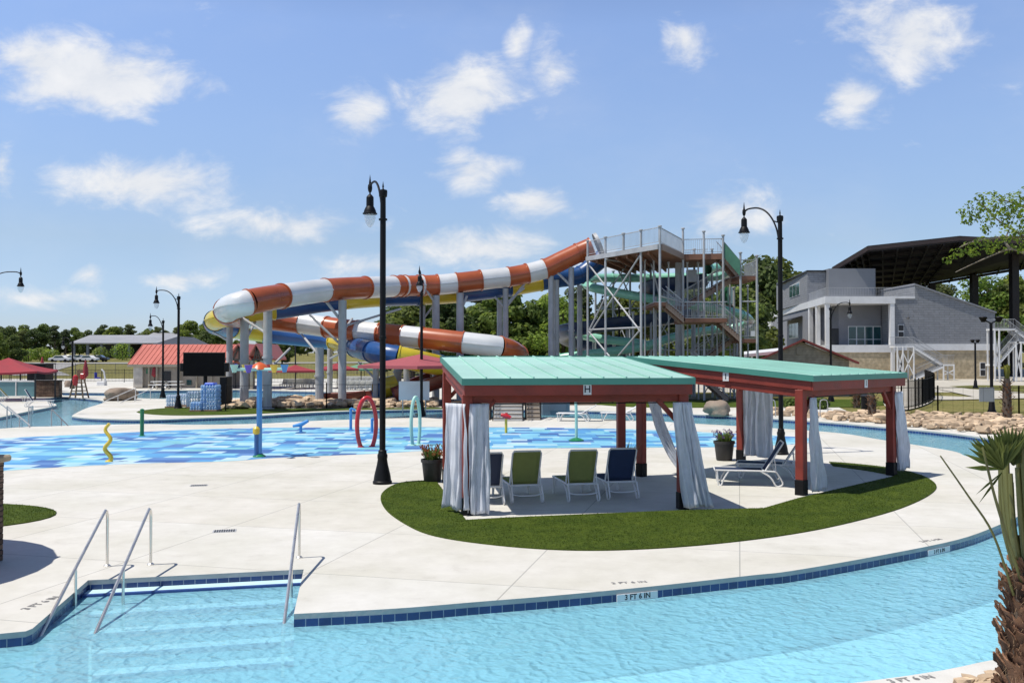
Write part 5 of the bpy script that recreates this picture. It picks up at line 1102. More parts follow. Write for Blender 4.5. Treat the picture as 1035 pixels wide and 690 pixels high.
# white sign board by the parasol
p = G(418, 419.5); t = thing('sign_board', 'pale blank board on two posts before the rocks, under the red parasol', 'sign', p); c = P(419, 394.5, p.y); MB().box((c.x, p.y-.2, c.z), (1.6, .04, 1.0)).build('board', M('pale_board', (.58, .62, .66), .5, .08, 1), t, bevel=.01)
for s in (-.6, .6): MB().tube([(c.x+s, p.y-.15, 0), (c.x+s, p.y-.15, c.z+.5)], .03, 8).build('post', m_galv, t)
p = G(997, 419.8); t = thing('sign_board', 'square pale grey sign fixed to the black fence before the right lamp post', 'sign', p); c = P(996.5, 398.5, p.y); MB().box((c.x, p.y-.08, c.z), (.80, .03, .76)).build('board', M('grey_board', (.38, .40, .42), .5, .1, 1), t, bevel=.008); MB().bar((c.x, p.y-.05, c.z-.4), (c.x, p.y-.05, c.z+.4), .05, .03).build('bracket', m_galv, t)

# ------------------------------------------------------------------ fences
def fence(pts, h, label, gap=2.4, picket=.14, mat=m_black, rails=(.12, .95), pr=.018, zf=None, name='metal_fence', rr=.035):
    t = thing(name, label, 'fence', pts[0]); mb = MB(); pk = MB(); z0 = zf or (lambda x, y: 0.0)
    for a, b in zip(pts, pts[1:]):
        a, b = Vector(a), Vector(b); L = (b-a).length; n = max(1, round(L/gap))
        for i in range(n+1):
            q = a.lerp(b, i/n); z = z0(q.x, q.y); MB().box((q.x, q.y, z+h*.51), (.06, .06, h*1.02)).build('post', mat, t, smooth=0) if (i < n or b is pts[-1] or True) else None
        for i in range(n):
            u, v = a.lerp(b, i/n), a.lerp(b, (i+1)/n)
            for f in rails: mb.bar((u.x, u.y, z0(u.x, u.y)+h*f), (v.x, v.y, z0(v.x, v.y)+h*f), rr, rr)
        if picket:
            k = int(L/picket)
            for i in range(k): q = a.lerp(b, (i+.5)/k); z = z0(q.x, q.y); pk.bar((q.x, q.y, z+h*.06), (q.x, q.y, z+h*.97), pr, pr)
    mb.build('rail', mat, t, smooth=0, fix=False)
    if pk.v: pk.build('pickets', mat, t, smooth=0, fix=False)
fence([G(*q) for q in [(228, 415.5), (330, 412.6), (447, 412.6)]], 1.5, 'thin black wire fence in front of the slide rocks', 4.2, .35, pr=.006, rr=.022)
fence([G(*q) for q in [(905, 420.5), (948, 420.3), (1030, 420.3), (1110, 421)]], 1.55, 'black fence above the tan rocks on the right', 3.0, .5, pr=.007, rr=.03)
arc = [G(*q) for q in [(893, 408), (905, 415), (925, 413), (943, 405), (943, 398), (935, 392)]]
fence([Vector((p.x, p.y, 0)) for p in catmull(arc, 3)], 1.75, 'curved black picket fence behind the rightmost curtain', 1.6, .2, pr=.018)
zt = lambda x, y: terr(x, y)
fence([Vector(q) for q in [(-70, 104, 0), (-34, 104, 0)]], 1.5, 'black railing along the lawn behind the lifeguard chair', 2.5, .16, zf=zt)
fence([Vector(q) for q in [(-82, 134, 0), (-8, 134, 0)]], 1.6, 'far dark fence across the yellow lawn', 3.0, .2, mat=M('grey_rail', (.12, .12, .13), .6, .2, 2), zf=zt)
fence([Vector(q) for q in [(-34, 100, 0), (-6, 100, 0)]], 1.5, 'black fence behind the far white lounge chairs', 2.5, .16, zf=zt)
fence([P(-60, 0, 82).xy.to_3d(), P(38, 0, 82).xy.to_3d()], 1.7, 'dark fence under the left shade canopies', 2.0, .14)

# ------------------------------------------------------------------ red roofed building (left)
rb = thing('red_roof_building', 'low tan building with salmon red metal roof behind the black screen', 'building', (-34, 88, 0))
Yb = 88; k_ = Yb/FPX
def wx(px, Y): return (px-W0/2)*Y/FPX
xL, xR = wx(137, Yb), wx(232, Yb); ze, zr_ = Z(367.5, Yb), Z(349, Yb+3.2)
MB().slab([(xL, Yb, 0), (xR, Yb, 0), (xR, Yb, ze), (xL, Yb, ze)], (0, 6.4, 0)).build('wall', M('light_tan_wall', (.36, .31, .25), .85, .12, 1.2), rb, smooth=0)
MB().slab([(xL, Yb, ze), (xL, Yb+6.4, ze), (xL, Yb+3.2, zr_-.12)], (.2, 0, 0)).build('gable', m_tan, rb, smooth=0)
mb = MB(); ov = .55
for sgn in (0, 1):
    y0 = Yb-.5 if not sgn else Yb+6.9
    mb.slab([(xL-ov, y0, ze-.15), (xR+.4, y0, ze-.15), (xR+.4, Yb+3.2, zr_), (xL-ov, Yb+3.2, zr_)], (0, 0, .1))
    n = 22
    for i in range(n+1):
        x = xL-ov+(xR-xL+ov+.4)*i/n; mb.slab([(x-.02, y0, ze-.05), (x+.02, y0, ze-.05), (x+.02, Yb+3.2, zr_+.1), (x-.02, Yb+3.2, zr_+.1)], (0, 0, .05))
mb.build('roof', m_redroof, rb, smooth=0)
MB().slab([(xL-ov, Yb-.52, ze-.3), (xR+.4, Yb-.52, ze-.3), (xR+.4, Yb-.52, ze-.06), (xL-ov, Yb-.52, ze-.06)], (0, -.05, 0)).build('gutter', m_tan, rb, smooth=0)
for px0, px1, py0, nm, m in ((166, 173, 375, 'door', m_dark), (189, 194, 384, 'window', m_window), (148, 151.5, 372.5, 'notice', m_green)):
    a0, a1 = wx(px0, Yb), wx(px1, Yb); zt_, zb_ = Z(py0, Yb), (.02 if nm == 'door' else Z(py0+5, Yb)); MB().box(((a0+a1)/2, Yb-.04, (zt_+zb_)/2), (a1-a0, .06, zt_-zb_)).build(nm, m, rb, smooth=0)
MB().box((wx(141, Yb), Yb-.1, ze/2), (.9, .5, ze-.2)).build('stone_corner', M('pale_stone', (.50, .46, .40), .9, .2, 2, .4), rb, bevel=.03)
for px in (152, 160, 183, 200, 215): MB().box((wx(px, Yb), Yb-.3, ze/2-.1), (.16, .16, ze-.2)).build('post', m_tan, rb, smooth=0)
# two gabled porches at its right
for c_, w_, nm in ((242, 22, 'left'), (260, 15, 'right')):
    gx0, gx1, gc = wx(c_-w_/2-2, 85), wx(c_+w_/2+2, 85), wx(c_, 85); zt_, zb_ = Z(348.5, 85), Z(364, 85)
    mb = MB(); mb.slab([(gx0, 84.5, zb_), (gc, 84.5, zt_), (gc, 84.5, zt_+.14), (gx0, 84.5, zb_+.14)], (0, 8, 0)); mb.slab([(gc, 84.5, zt_), (gx1, 84.5, zb_), (gx1, 84.5, zb_+.14), (gc, 84.5, zt_+.14)], (0, 8, 0)); mb.build('porch_roof', m_redroof, rb, smooth=0)
    mb = MB(); mb.bar((gx0+.3, 84.9, zb_+.05), (gx1-.3, 84.9, zb_+.05), .15, .18); mb.bar((gx0+.6, 84.9, zb_), (gc, 84.9, zt_-.1), .12, .14); mb.bar((gx1-.6, 84.9, zb_), (gc, 84.9, zt_-.1), .12, .14); mb.bar((gc, 84.9, zb_), (gc, 84.9, zt_), .12, .12); mb.build('truss', M('brown_timber', (.10, .06, .04), .7, .3, 3), rb, smooth=0)
    for x in (gx0+.4, gx1-.4): MB().box((x, 84.9, zb_/2), (.25, .25, zb_)).build('post', m_tan, rb, smooth=0)
    MB().slab([(gx0+.5, 87.5, 0), (gx1-.5, 87.5, 0), (gx1-.5, 87.5, zb_), (gc, 87.5, zt_-.1), (gx0+.5, 87.5, zb_)], (0, .2, 0)).build('wall', m_tan, rb, smooth=0)
# cafe tables before it
for px, lb in ((162, 'white table and benches before the red roofed building, left one'), (175, 'white table and benches before the red roofed building, right one')):
    p = G(px, 393.5); t = thing('picnic_table', lb, 'table', p); MB().box(p+Vector((0, 0, .74)), (1.6, .8, .05)).build('tabletop', m_white, t, bevel=.01)
    for s in (-1, 1):
        MB().box(p+Vector((0, s*.75, .45)), (1.6, .3, .05)).build('bench', m_white, t, bevel=.01); mb = MB(); mb.bar(p+Vector((s*.55, -.7, 0)), p+Vector((s*.55, .3, .72)), .06); mb.bar(p+Vector((s*.55, .7, 0)), p+Vector((s*.55, -.3, .72)), .06); mb.build('leg', m_white, t, smooth=0)

# far open pavilion with pale roof
pv = thing('open_shed', 'long open shed with pale metal roof beyond the lawn, left of the red roof', 'shed', (-95, 226, terr(-95, 226)))
Yp = 224; zg = terr(-95, Yp); xa_, xb2 = wx(75, Yp), wx(186, Yp); ze_, zr2 = Z(347.5, Yp), Z(339.5, Yp+10)
mb = MB(); mb.slab([(xa_-.8, Yp-.8, ze_), (xb2, Yp-.8, ze_), (xb2, Yp+10, zr2), (xa_-.8, Yp+10, zr2)], (0, 0, .25)); mb.slab([(xa_-.8, Yp+21, ze_), (xb2, Yp+21, ze_), (xb2, Yp+10, zr2), (xa_-.8, Yp+10, zr2)], (0, 0, .25)); mb.build('roof', m_metalroof, pv, smooth=0)
for i in range(9): x = xa_+(xb2-xa_)*i/8; MB().box((x, Yp, (ze_+zg)/2), (.55, .55, ze_-zg)).build('column', m_greyplain, pv, smooth=0)
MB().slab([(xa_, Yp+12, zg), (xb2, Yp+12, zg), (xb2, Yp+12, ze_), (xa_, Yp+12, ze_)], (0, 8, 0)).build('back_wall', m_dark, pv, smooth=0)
pv2 = thing('barn_roof', 'higher pale metal roof rising behind the open shed', 'building', (-70, 236, terr(-70, 236)))
Yq = 240; MB().slab([(wx(139, Yq), Yq, zg), (wx(205, Yq), Yq, zg), (wx(205, Yq), Yq, Z(346, Yq)), (wx(139, Yq), Yq, Z(346, Yq))], (0, 14, 0)).build('wall', m_greyplain, pv2, smooth=0)
mb = MB(); mb.slab([(wx(138, Yq), Yq-1, Z(346.5, Yq)), (wx(208, Yq), Yq-1, Z(346.5, Yq)), (wx(188, Yq), Yq+8, Z(337, Yq)), (wx(143, Yq), Yq+8, Z(336, Yq))], (0, 0, .2)); mb.build('roof', m_metalroof, pv2, smooth=0)
pv3 = thing('dark_hall', 'dark hipped roof hall between the open shed and the slide', 'building', (-62, 170, terr(-62, 170)))
Yd = 150; zd = terr(-60, Yd); MB().slab([(wx(158, Yd), Yd, zd), (wx(212, Yd), Yd, zd), (wx(212, Yd), Yd, Z(350, Yd)), (wx(158, Yd), Yd, Z(350, Yd))], (0, 12, 0)).build('wall', m_dark, pv3, smooth=0)
mb = MB(); mb.slab([(wx(154, Yd), Yd-1, Z(350, Yd)), (wx(215, Yd), Yd-1, Z(350, Yd)), (wx(196, Yd+7), Yd+7, Z(342, Yd+7)), (wx(180, Yd+7), Yd+7, Z(341, Yd+7))], (0, 0, .2)); mb.build('roof', M('slate_roof', (.045, .05, .06), .6, .2, 1), pv3, smooth=0)

# parked cars, far road
def car(px, Y, col, label, rz):
    p = P(px, 0, Y); p.z = terr(p.x, Y)+.07; t = thing('parked_car', label, 'car', p, rz, 'cars parked along the far road', local=True)
    prof = [(-2.2, .35), (-2.2, .8), (-1.9, .92), (-1.35, 1.0), (-.75, 1.42), (.7, 1.45), (1.25, 1.02), (2.05, .88), (2.2, .6), (2.2, .35)]
    mb = MB(); mb.slab([(x, -.86, z) for x, z in prof], (0, 1.72, 0)); mb.build('body', col, t, bevel=.05)
    for s in (-.865, .865): MB().slab([(-1.15, s, 1.0), (-.72, s, 1.36), (.62, s, 1.38), (1.02, s, 1.02)], (0, .01 if s > 0 else -.01, 0)).build('window', m_window, t, smooth=0)
    for x in (-1.35, 1.35):
        for s in (-.78, .78): mb = MB(); mb.tube([(x, s-.1, .33), (x, s+.1, .33)], .33, 14); mb.build('wheel', m_black, t)
car(64, 197, m_white, 'white car parked on the far road, leftmost', R(4)); car(72.5, 199, M('silver_paint', (.45, .46, .47), .3, .1, 1, metal=.3), 'silver car parked on the far road, second from left', R(2)); car(81.5, 200, M('grey_paint', (.12, .12, .13), .3, .1, 1, coat=.4), 'dark grey car parked on the far road beside the lamp', R(0)); car(92, 198, m_white, 'white car parked before the open shed', R(-3)); car(102, 200, M('black_car_paint', (.012, .012, .014), .2, .1, 1, coat=.5), 'black car parked before the open shed', R(2))

# ------------------------------------------------------------------ stairs and wall seen under the H pavilion
def concrete_stairs(px0, px1, py, n, rise, run, label, mat):
    a, b = G(px0, py), G(px1, py); t = thing('concrete_stairs', label, 'stairs', a.lerp(b, .5)); mb = MB()
    for i in range(n): mb.box(((a.x+b.x)/2, a.y+run*(i+.5), rise*(i+1)/2), (b.x-a.x, run, rise*(i+1)))
    mb.build('steps', mat, t, smooth=0, bevel=.01); nm = MB()
    for i in range(n): nm.box(((a.x+b.x)/2, a.y+run*i-.003, rise*(i+1)-.025), (b.x-a.x-.02, .006, .05))
    nm.build('nosing', m_mulch, t, smooth=0)
    for x in (a.x-.04, b.x+.04):
        mb = MB(); mb.bar((x, a.y+.1, .9), (x, a.y+run*n, .9+rise*n), .05); mb.bar((x, a.y+.1, .5), (x, a.y+run*n, .5+rise*n), .03)
        for i in range(0, n+1, 3): mb.bar((x, a.y+.1+run*i, 0), (x, a.y+.1+run*i, .9+rise*i), .05)
        mb.build('railing', m_dark, t, smooth=0)
concrete_stairs(499, 528, 425.5, 9, .17, .33, 'wide pale stairs with dark rails seen behind the yellow and red water cannon', M('pale_stair_concrete', (.55, .53, .49), .85, .1, 2, .1))
concrete_stairs(532.5, 546, 424.5, 9, .18, .30, 'narrow beige stairs right of the wide pale stairs', M('beige_stair_concrete', (.42, .36, .29), .85, .12, 2, .1))
concrete_stairs(486, 494.5, 424.5, 9, .18, .30, 'narrow beige stairs left of the wide pale stairs, beside the front curtain', MATS['beige_stair_concrete'])
p = G(562, 420); t = thing('equipment_tank', 'blue grey box shaped cabinet behind the splash pad, right of the beige stairs', 'cabinet', p); MB().box(p+Vector((0, .8, .85)), (1.45, 1.5, 1.7)).build('body', M('bluegrey_panel', (.16, .21, .26), .6, .12, 2), t, bevel=.03); MB().box(p+Vector((.1, .03, .9)), (.9, .04, 1.3)).build('door', M('bluegrey_door', (.13, .17, .22), .6, .12, 2), t, bevel=.01)
p = G(613, 407); t = thing('green_gate', 'yellow green panel gate behind the loungers on the far bank', 'gate', p); MB().box(p+Vector((0, 0, .8)), (.75, .06, 1.55)).build('panel', m_slinggreen, t, bevel=.01)
for s in (-.42, .42): MB().box(p+Vector((s, 0, .85)), (.08, .08, 1.7)).build('post', m_dark, t)

# ------------------------------------------------------------------ tan gabled building behind the second pavilion
Yg = 70; tg = thing('tan_building', 'tan gabled building with red roof edge behind the second pavilion', 'building', P(812, 0, Yg).xy.to_3d())
gx0, gx1, gc = wx(762, Yg), wx(862, Yg), wx(810, Yg); za, ze3 = Z(344.5, Yg), Z(365.5, Yg)
MB().slab([(gx0+.3, Yg, 0), (gx1-.3, Yg, 0), (gx1-.3, Yg, ze3+.1), (gc, Yg, za-.05), (gx0+.3, Yg, ze3+.1)], (2.9, 9, 0)).build('wall', bricks('tan_boards', (.33, .285, .22), (.35, .30, .235), (.20, .17, .13), 30, .2, .8, .5, .008), tg, smooth=0)
mb = MB(); mb.slab([(gx0-.3, Yg-.5, ze3-.18), (gc, Yg-.5, za), (gc, Yg-.5, za+.16), (gx0-.3, Yg-.5, ze3-.02)], (3.4, 10, 0)); mb.slab([(gc, Yg-.5, za), (gx1+.3, Yg-.5, ze3-.18), (gx1+.3, Yg-.5, ze3-.02), (gc, Yg-.5, za+.16)], (3.4, 10, 0)); mb.build('roof', M('red_trim_roof', (.26, .05, .04), .5, .15, 1), tg, smooth=0)
MB().box((wx(807.5, Yg), Yg-.03, Z(355, Yg)), (.42, .06, .5)).build('gable_vent', m_tan, tg, smooth=0); MB().box((wx(830, Yg), Yg-.03, 1.05), (1.0, .05, 2.1)).build('door', m_dark, tg, smooth=0)
p = P(776, 0, 78); t = thing('white_canopy', 'low white flat canopy roof left of the tan gabled building', 'canopy', (p.x, 78, 0)); MB().slab([(wx(752, 76), 76, Z(361, 76)), (wx(800, 76), 76, Z(356, 76)), (wx(800, 84), 84, Z(353, 84)), (wx(752, 84), 84, Z(358, 84))], (0, 0, .25)).build('roof', m_white, t, smooth=0)
for x, y in ((756, 76.3), (797, 76.3), (760, 83.5), (797, 83.5)): MB().tube([(wx(x, y), y, 0), (wx(x, y), y, Z(357, y))], .08, 8).build('post', m_white, t)
# bins and small things on the lawn behind the second pavilion
p = G(876, 417.5); t = thing('litter_bin', 'black litter bin beside a palm trunk behind the second pavilion', 'bin', p); MB().lathe([(.26, 0), (.29, .06), (.29, .85), (.31, .86), (.31, .92), (.2, 1.0)], p, 14).build('body', m_black, t); MB().lathe([(.32, .92), (.32, .96), (.1, 1.04)], p, 14).build('lid', m_dark, t)

# ------------------------------------------------------------------ stadium building (right)
SY = 114.5; zs = terr(45, SY); st = thing('stadium_building', 'large grey block stadium building with white trimmed portico and tan stone base', 'building', (48, SY, zs))
def Zs(py, Y=SY): return Z(py, Y)
zp, zband, zbase = Zs(299.5), Zs(348.5), Zs(356)
def lx(Y): return 39.5+.132*(Y-114.5)     # receding left face
# base storey
MB().prism([(lx(114.5), 114.5), (48.2, 114.5), (48.2, 122), (lx(122), 122)], zs-.5, zbase).build('base_wall', m_stone, st, smooth=0)
MB().prism([(lx(114.5)-.05, 114.4), (48.2, 114.4), (48.2, 122), (lx(122)-.05, 122)], zbase, zband).build('white_band', m_white, st, smooth=0)
MB().prism([(lx(126), 126), (60.9, 126), (60.9, 158), (lx(158), 158)], zs-.5, zp-.9).build('wall', m_greyplain, st, smooth=0)
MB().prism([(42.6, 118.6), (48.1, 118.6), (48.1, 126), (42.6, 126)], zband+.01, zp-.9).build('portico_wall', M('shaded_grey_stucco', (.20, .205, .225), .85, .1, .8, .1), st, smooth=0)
# portico roof slab with white fascia
MB().prism([(lx(114.5)-.1, 114.35), (48.2, 114.35), (48.2, 126), (lx(126)-.1, 126)], zp-.9, zp).build('white_fascia', m_white, st, smooth=0)
MB().prism([(lx(126)-.12, 126.02), (lx(126)+2, 126.02), (lx(160)+2, 160), (lx(160)-.12, 160)], zp-.9, zp).build('white_fascia', m_white, st, smooth=0)
for x, y in ((lx(114.5)+.25, 114.7), (lx(120.4)+.2, 120.4), (lx(125.3)+.2, 125.3)): MB().box((x, y, (zband+zp-.9)/2-.4), (.5, .5, zp-.9-zband+.8)).build('column', m_white, st, smooth=0)
MB().box((47.85, 114.7, (zs+zp-.9)/2), (.55, .6, zp-.9-zs)).build('column', m_white, st, smooth=0)
a0, a1 = wx(857.5, 118.5), wx(891, 118.5); zt_, zb_ = Z(329.5, 118.5), Z(349, 118.5)
for i in range(4):
    x0 = a0+(a1-a0)*i/4; x1 = a0+(a1-a0)*(i+1)/4; w_ = MB().box(((x0+x1)/2, 118.56, (zt_+zb_)/2), (x1-x0, .08, zt_-zb_)).build('window', m_white, st, smooth=0)
    for q0, q1 in ((zb_+.1, zb_+.75), (zb_+.85, zt_-.1)): MB().box(((x0+x1)/2, 118.5, (q0+q1)/2), (x1-x0-.16, .04, q1-q0)).build('pane', m_window, w_, smooth=0)
p = P(844, 346, 118.5); MB().box((p.x, 118.55, zband+1.1), (1.0, .08, 2.2)).build('door', m_dark, st, smooth=0)
# upper block
zu = Z(274.5, 126); MB().prism([(lx(126.4), 126.4), (wx(836, 126), 126.4), (wx(836, 126), 150), (lx(150), 150)], zp-.01, zu).build('upper_wall', m_greystucco, st, smooth=0)
MB().prism([(wx(836, 126)+.02, 125.2), (wx(883, 126), 125.2), (wx(883, 126), 150), (wx(836, 126)+.02, 150)], zp-.012, zu+.35).build('upper_wall', M('grey_panel', (.20, .21, .225), .6, .06, .5), st, smooth=0)
MB().prism([(lx(126.4)-.15, 126.2), (wx(836, 126)-.01, 126.2), (wx(836, 126)-.01, 150), (lx(150)-.15, 150)], zu, zu+.22).build('parapet_cap', m_dark, st, smooth=0)
for (yA, yB, zA, zB) in ((132, 140.5, 12.0, 13.9), (133, 141, 5.8, 8.1)):
    w_ = MB().slab([(lx(yA)-.06, yA, zA), (lx(yB)-.06, yB, zA), (lx(yB)-.06, yB, zB), (lx(yA)-.06, yA, zB)], (.05, 0, 0)).build('window', m_white, st, smooth=0)
    for i in range(3):
        ya, yb_ = yA+(yB-yA)*(i+.06)/3, yA+(yB-yA)*(i+.94)/3; MB().slab([(lx(ya)-.1, ya, zA+.1), (lx(yb_)-.1, yb_, zA+.1), (lx(yb_)-.1, yb_, zB-.1), (lx(ya)-.1, ya, zB-.1)], (.03, 0, 0)).build('pane', m_window, w_, smooth=0)
MB().slab([(lx(130)-1.6, 130, 8.3), (lx(143)-1.6, 143, 8.3), (lx(143)-.05, 143, 8.8), (lx(130)-.05, 130, 8.8)], (0, 0, .12)).build('awning', m_dark, st, smooth=0)
def srail(a, b, h, z, parent): railing(Vector((a[0], a[1], z)), Vector((b[0], b[1], z)), h, parent, .2)
srail((lx(114.7)+.1, 114.6), (lx(126)+.1, 126), 1.1, zp, st); srail((lx(114.7)+.1, 114.6), (48, 114.6), 1.1, zp, st)
# left white wing
mb = MB(); yw = 158; x0 = wx(779, yw); 
MB().prism([(x0, yw), (lx(yw)+.5, yw), (lx(yw)+.5, yw+8), (x0, yw+8)], Z(330, yw), Z(315, yw)).build('wing_fascia', m_white, st, smooth=0)
for px in (780.5, 786, 791): MB().box((wx(px, yw), yw+.3, (zs+Z(330, yw))/2), (.55, .55, Z(330, yw)-zs)).build('column', m_white, st, smooth=0)
MB().box((wx(783.5, yw), yw-.05, Z(323, yw)), (.9, .06, 1.1)).build('window', m_window, st, smooth=0)
MB().prism([(x0+.6, yw+3), (lx(yw)+.5, yw+3), (lx(yw)+.5, yw+9), (x0+.6, yw+9)], zs-.5, Z(330, yw)).build('wall', m_greyplain, st, smooth=0)
# right grey wing with sloping top
xr0, xr1 = 48.21, wx(1006, 115)
MB().slab([(xr0, 115, zs-.5), (xr1, 115, zs-.5), (xr1, 115, Z(354, 115)), (xr0, 115, Z(354, 115))], (0, 34, 0)).build('base_wall', m_stone, st, smooth=0)
MB().slab([(xr0, 114.85, Z(354, 115)), (xr1+.05, 114.85, Z(354, 115)), (xr1+.05, 114.85, Z(347.5, 115)), (xr0, 114.85, Z(347.5, 115))], (0, 34.1, 0)).build('white_band', m_white, st, smooth=0)
xk = wx(925, 115)
MB().slab([(xr0, 115.0, Z(347.5, 115)), (xr1, 115, Z(347.5, 115)), (xr1, 115, Z(316.5, 115)), (xk, 115, Z(288, 115)), (xk, 115, Z(299.8, 115)), (xr0, 115, Z(299.8, 115))], (0, 34, 0)).build('wall', m_greystucco, st, smooth=0)
MB().slab([(xk-.1, 114.8, Z(288, 115)), (xr1+.1, 114.8, Z(316.5, 115)), (xr1+.1, 114.8, Z(315, 115)), (xk-.1, 114.8, Z(286.5, 115))], (0, 34.5, 0)).build('parapet_cap', m_greyplain, st, smooth=0)
MB().slab([(xr0, 114.9, zp-.25), (xk, 114.9, zp-.25), (xk, 114.9, zp+.05), (xr0, 114.9, zp+.05)], (0, .5, 0)).build('white_fascia', m_white, st, smooth=0)
for px0, px1, py0, py1 in ((907.5, 913.5, 328, 341), (990, 995.5, 366, 380), (908, 912, 366, 380)):
    w_ = MB().slab([(wx(px0, 115), 114.9, Z(py1, 115)), (wx(px1, 115), 114.9, Z(py1, 115)), (wx(px1, 115), 114.9, Z(py0, 115)), (wx(px0, 115), 114.9, Z(py0, 115))], (0, .15, 0)).build('window', m_white, st, smooth=0); m_ = (py0+py1)/2
    for q0, q1 in ((py0+.6, m_-.4), (m_+.9, py1-.6)): MB().slab([(wx(px0+.5, 115), 114.86, Z(q1, 115)), (wx(px1-.5, 115), 114.86, Z(q1, 115)), (wx(px1-.5, 115), 114.86, Z(q0, 115)), (wx(px0+.5, 115), 114.86, Z(q0, 115))], (0, .03, 0)).build('pane', m_dark, w_, smooth=0)
p = P(918, 322, 114.7); MB().lathe([(.02, .3), (.16, .1), (.2, 0)], p, 10).build('wall_lamp', m_dark, st)
# amphitheatre roof on columns
rf = thing('stadium_canopy', 'huge dark brown steel canopy roof on columns above the grey stadium', 'canopy', (60, 130, zs))
A = [P(841, 272.5, 127), P(877, 251, 124), P(970, 241, 120), P(1075, 246.5, 116)]; Bk = [P(846, 274, 134), P(884, 292, 158), P(935, 286.5, 158), P(1080, 262, 158)]
mb = MB()
for i in range(3):
    q = [A[i], A[i+1], Bk[i+1], Bk[i]]; mb.slab(q, (0, 0, .35))
mb.build('roof', m_canopy, rf, smooth=0, fix=True)
mb = MB()
for i in range(3):
    for f in [j/6 for j in range(0, 7)]:
        a = A[i].lerp(A[i+1], f)-Vector((0, 0, .5)); b = Bk[i].lerp(Bk[i+1], f)-Vector((0, 0, .5)); mb.bar(a, b, .18, .32)
for g in [j/7 for j in range(8)]:
    for i in range(3): mb.bar(A[i].lerp(Bk[i], g)-Vector((0, 0, .25)), A[i+1].lerp(Bk[i+1], g)-Vector((0, 0, .25)), .25, .45)
mb.build('roof_truss', m_canopy, rf, smooth=0, fix=False)
mb = MB()
for i in range(3): mb.bar(A[i]+Vector((0, -.15, -.05)), A[i+1]+Vector((0, -.15, -.05)), .25, .5)
mb.build('fascia', M('brown_fascia', (.028, .016, .013), .5, .2, 1), rf, smooth=0)
for px, Y, py in ((924.5, 150, 284), (985, 152, 278), (1025.5, 126, 250), (898, 156, 290), (942, 157, 286)):
    x = wx(px, Y); MB().box((x, Y, (zs+Z(py, Y))/2), (.95 if Y < 130 else 1.05, .95, Z(py, Y)-zs)).build('column', m_canopy, rf, smooth=0)
mb = MB(); yT = 157
for px in range(884, 940, 7): mb.bar(P(px, 281, yT), P(px+3.5, 292, yT), .12); mb.bar(P(px+3.5, 292, yT), P(px+7, 281, yT), .12)
mb.bar(P(880, 281, yT), P(942, 280, yT), .2); mb.bar(P(880, 292, yT), P(942, 291, yT), .2); mb.build('end_truss', m_white, rf, smooth=0)
# steel stairs
def steel_stair(label, Y, landing, flights, legs, plats, W=1.6):
    x, z = wx(landing[0], Y), Z(landing[1], Y); t = thing('steel_stairs', label, 'stairs', (x, Y, zs)); 
    for x0, x1, py in plats:
        zz = Z(py, Y); MB().box(((wx(x0, Y)+wx(x1, Y))/2, Y+W/2, zz-.1), (wx(x1, Y)-wx(x0, Y), W, .2)).build('platform', m_white, t, smooth=0)
        for yy in (Y, Y+W): railing((wx(x0, Y), yy, zz), (wx(x1, Y), yy, zz), 1.1, t, .16)
    for x0, y0, x1, y1 in flights:
        a, b = P(x0, y0, Y), P(x1, y1, Y)
        for yy in (0, W): MB().slab([a+Vector((0, yy, -.35)), b+Vector((0, yy, -.35)), b+Vector((0, yy, .05)), a+Vector((0, yy, .05))], (0, .07, 0)).build('stringer', m_white, t, smooth=0); railing(a+Vector((0, yy, 0)), b+Vector((0, yy, 0)), 1.05, t, .16)
        mb = MB(); n = 14
        for i in range(n): c = a.lerp(b, (i+.5)/n); mb.box(c+Vector((0, W/2, -.03)), (abs(b.x-a.x)/n, W, .05))
        mb.build('treads', m_galv, t, smooth=0)
    for px, py in legs:
        for yy in (Y, Y+W): MB().box((wx(px, Y), yy, (zs+Z(py, Y))/2), (.14, .14, Z(py, Y)-zs)).build('leg', m_white, t, smooth=0)
    mb = MB()
    for (p0, q0), (p1, q1) in zip(legs, legs[1:]):
        if abs(p1-p0) < 14: mb.bar(P(p0, q0+6, Y), P(p1, 379, Y), .1); mb.bar(P(p1, q1+6, Y), P(p0, 379, Y), .1)
    mb.build('brace', m_white, t, smooth=0)
steel_stair('white steel stairs descending right against the tan stone base', 111, (912, 349), [(923.5, 349.5, 953, 367.5), (953, 369, 926, 381)], [(907, 350), (912.5, 350), (923.5, 350), (953.5, 368), (964, 368)], [(904.5, 924, 349.5), (952.5, 965, 368)])
steel_stair('taller white steel stairs at the right edge of the picture', 106, (1018, 331), [(1026, 332, 1052, 352), (1030, 343, 1008, 368)], [(1005.5, 332), (1010, 332), (1027, 345), (1032, 345), (1052, 352)], [(1004, 1026, 332), (1026, 1056, 345), (1003, 1012, 368)])
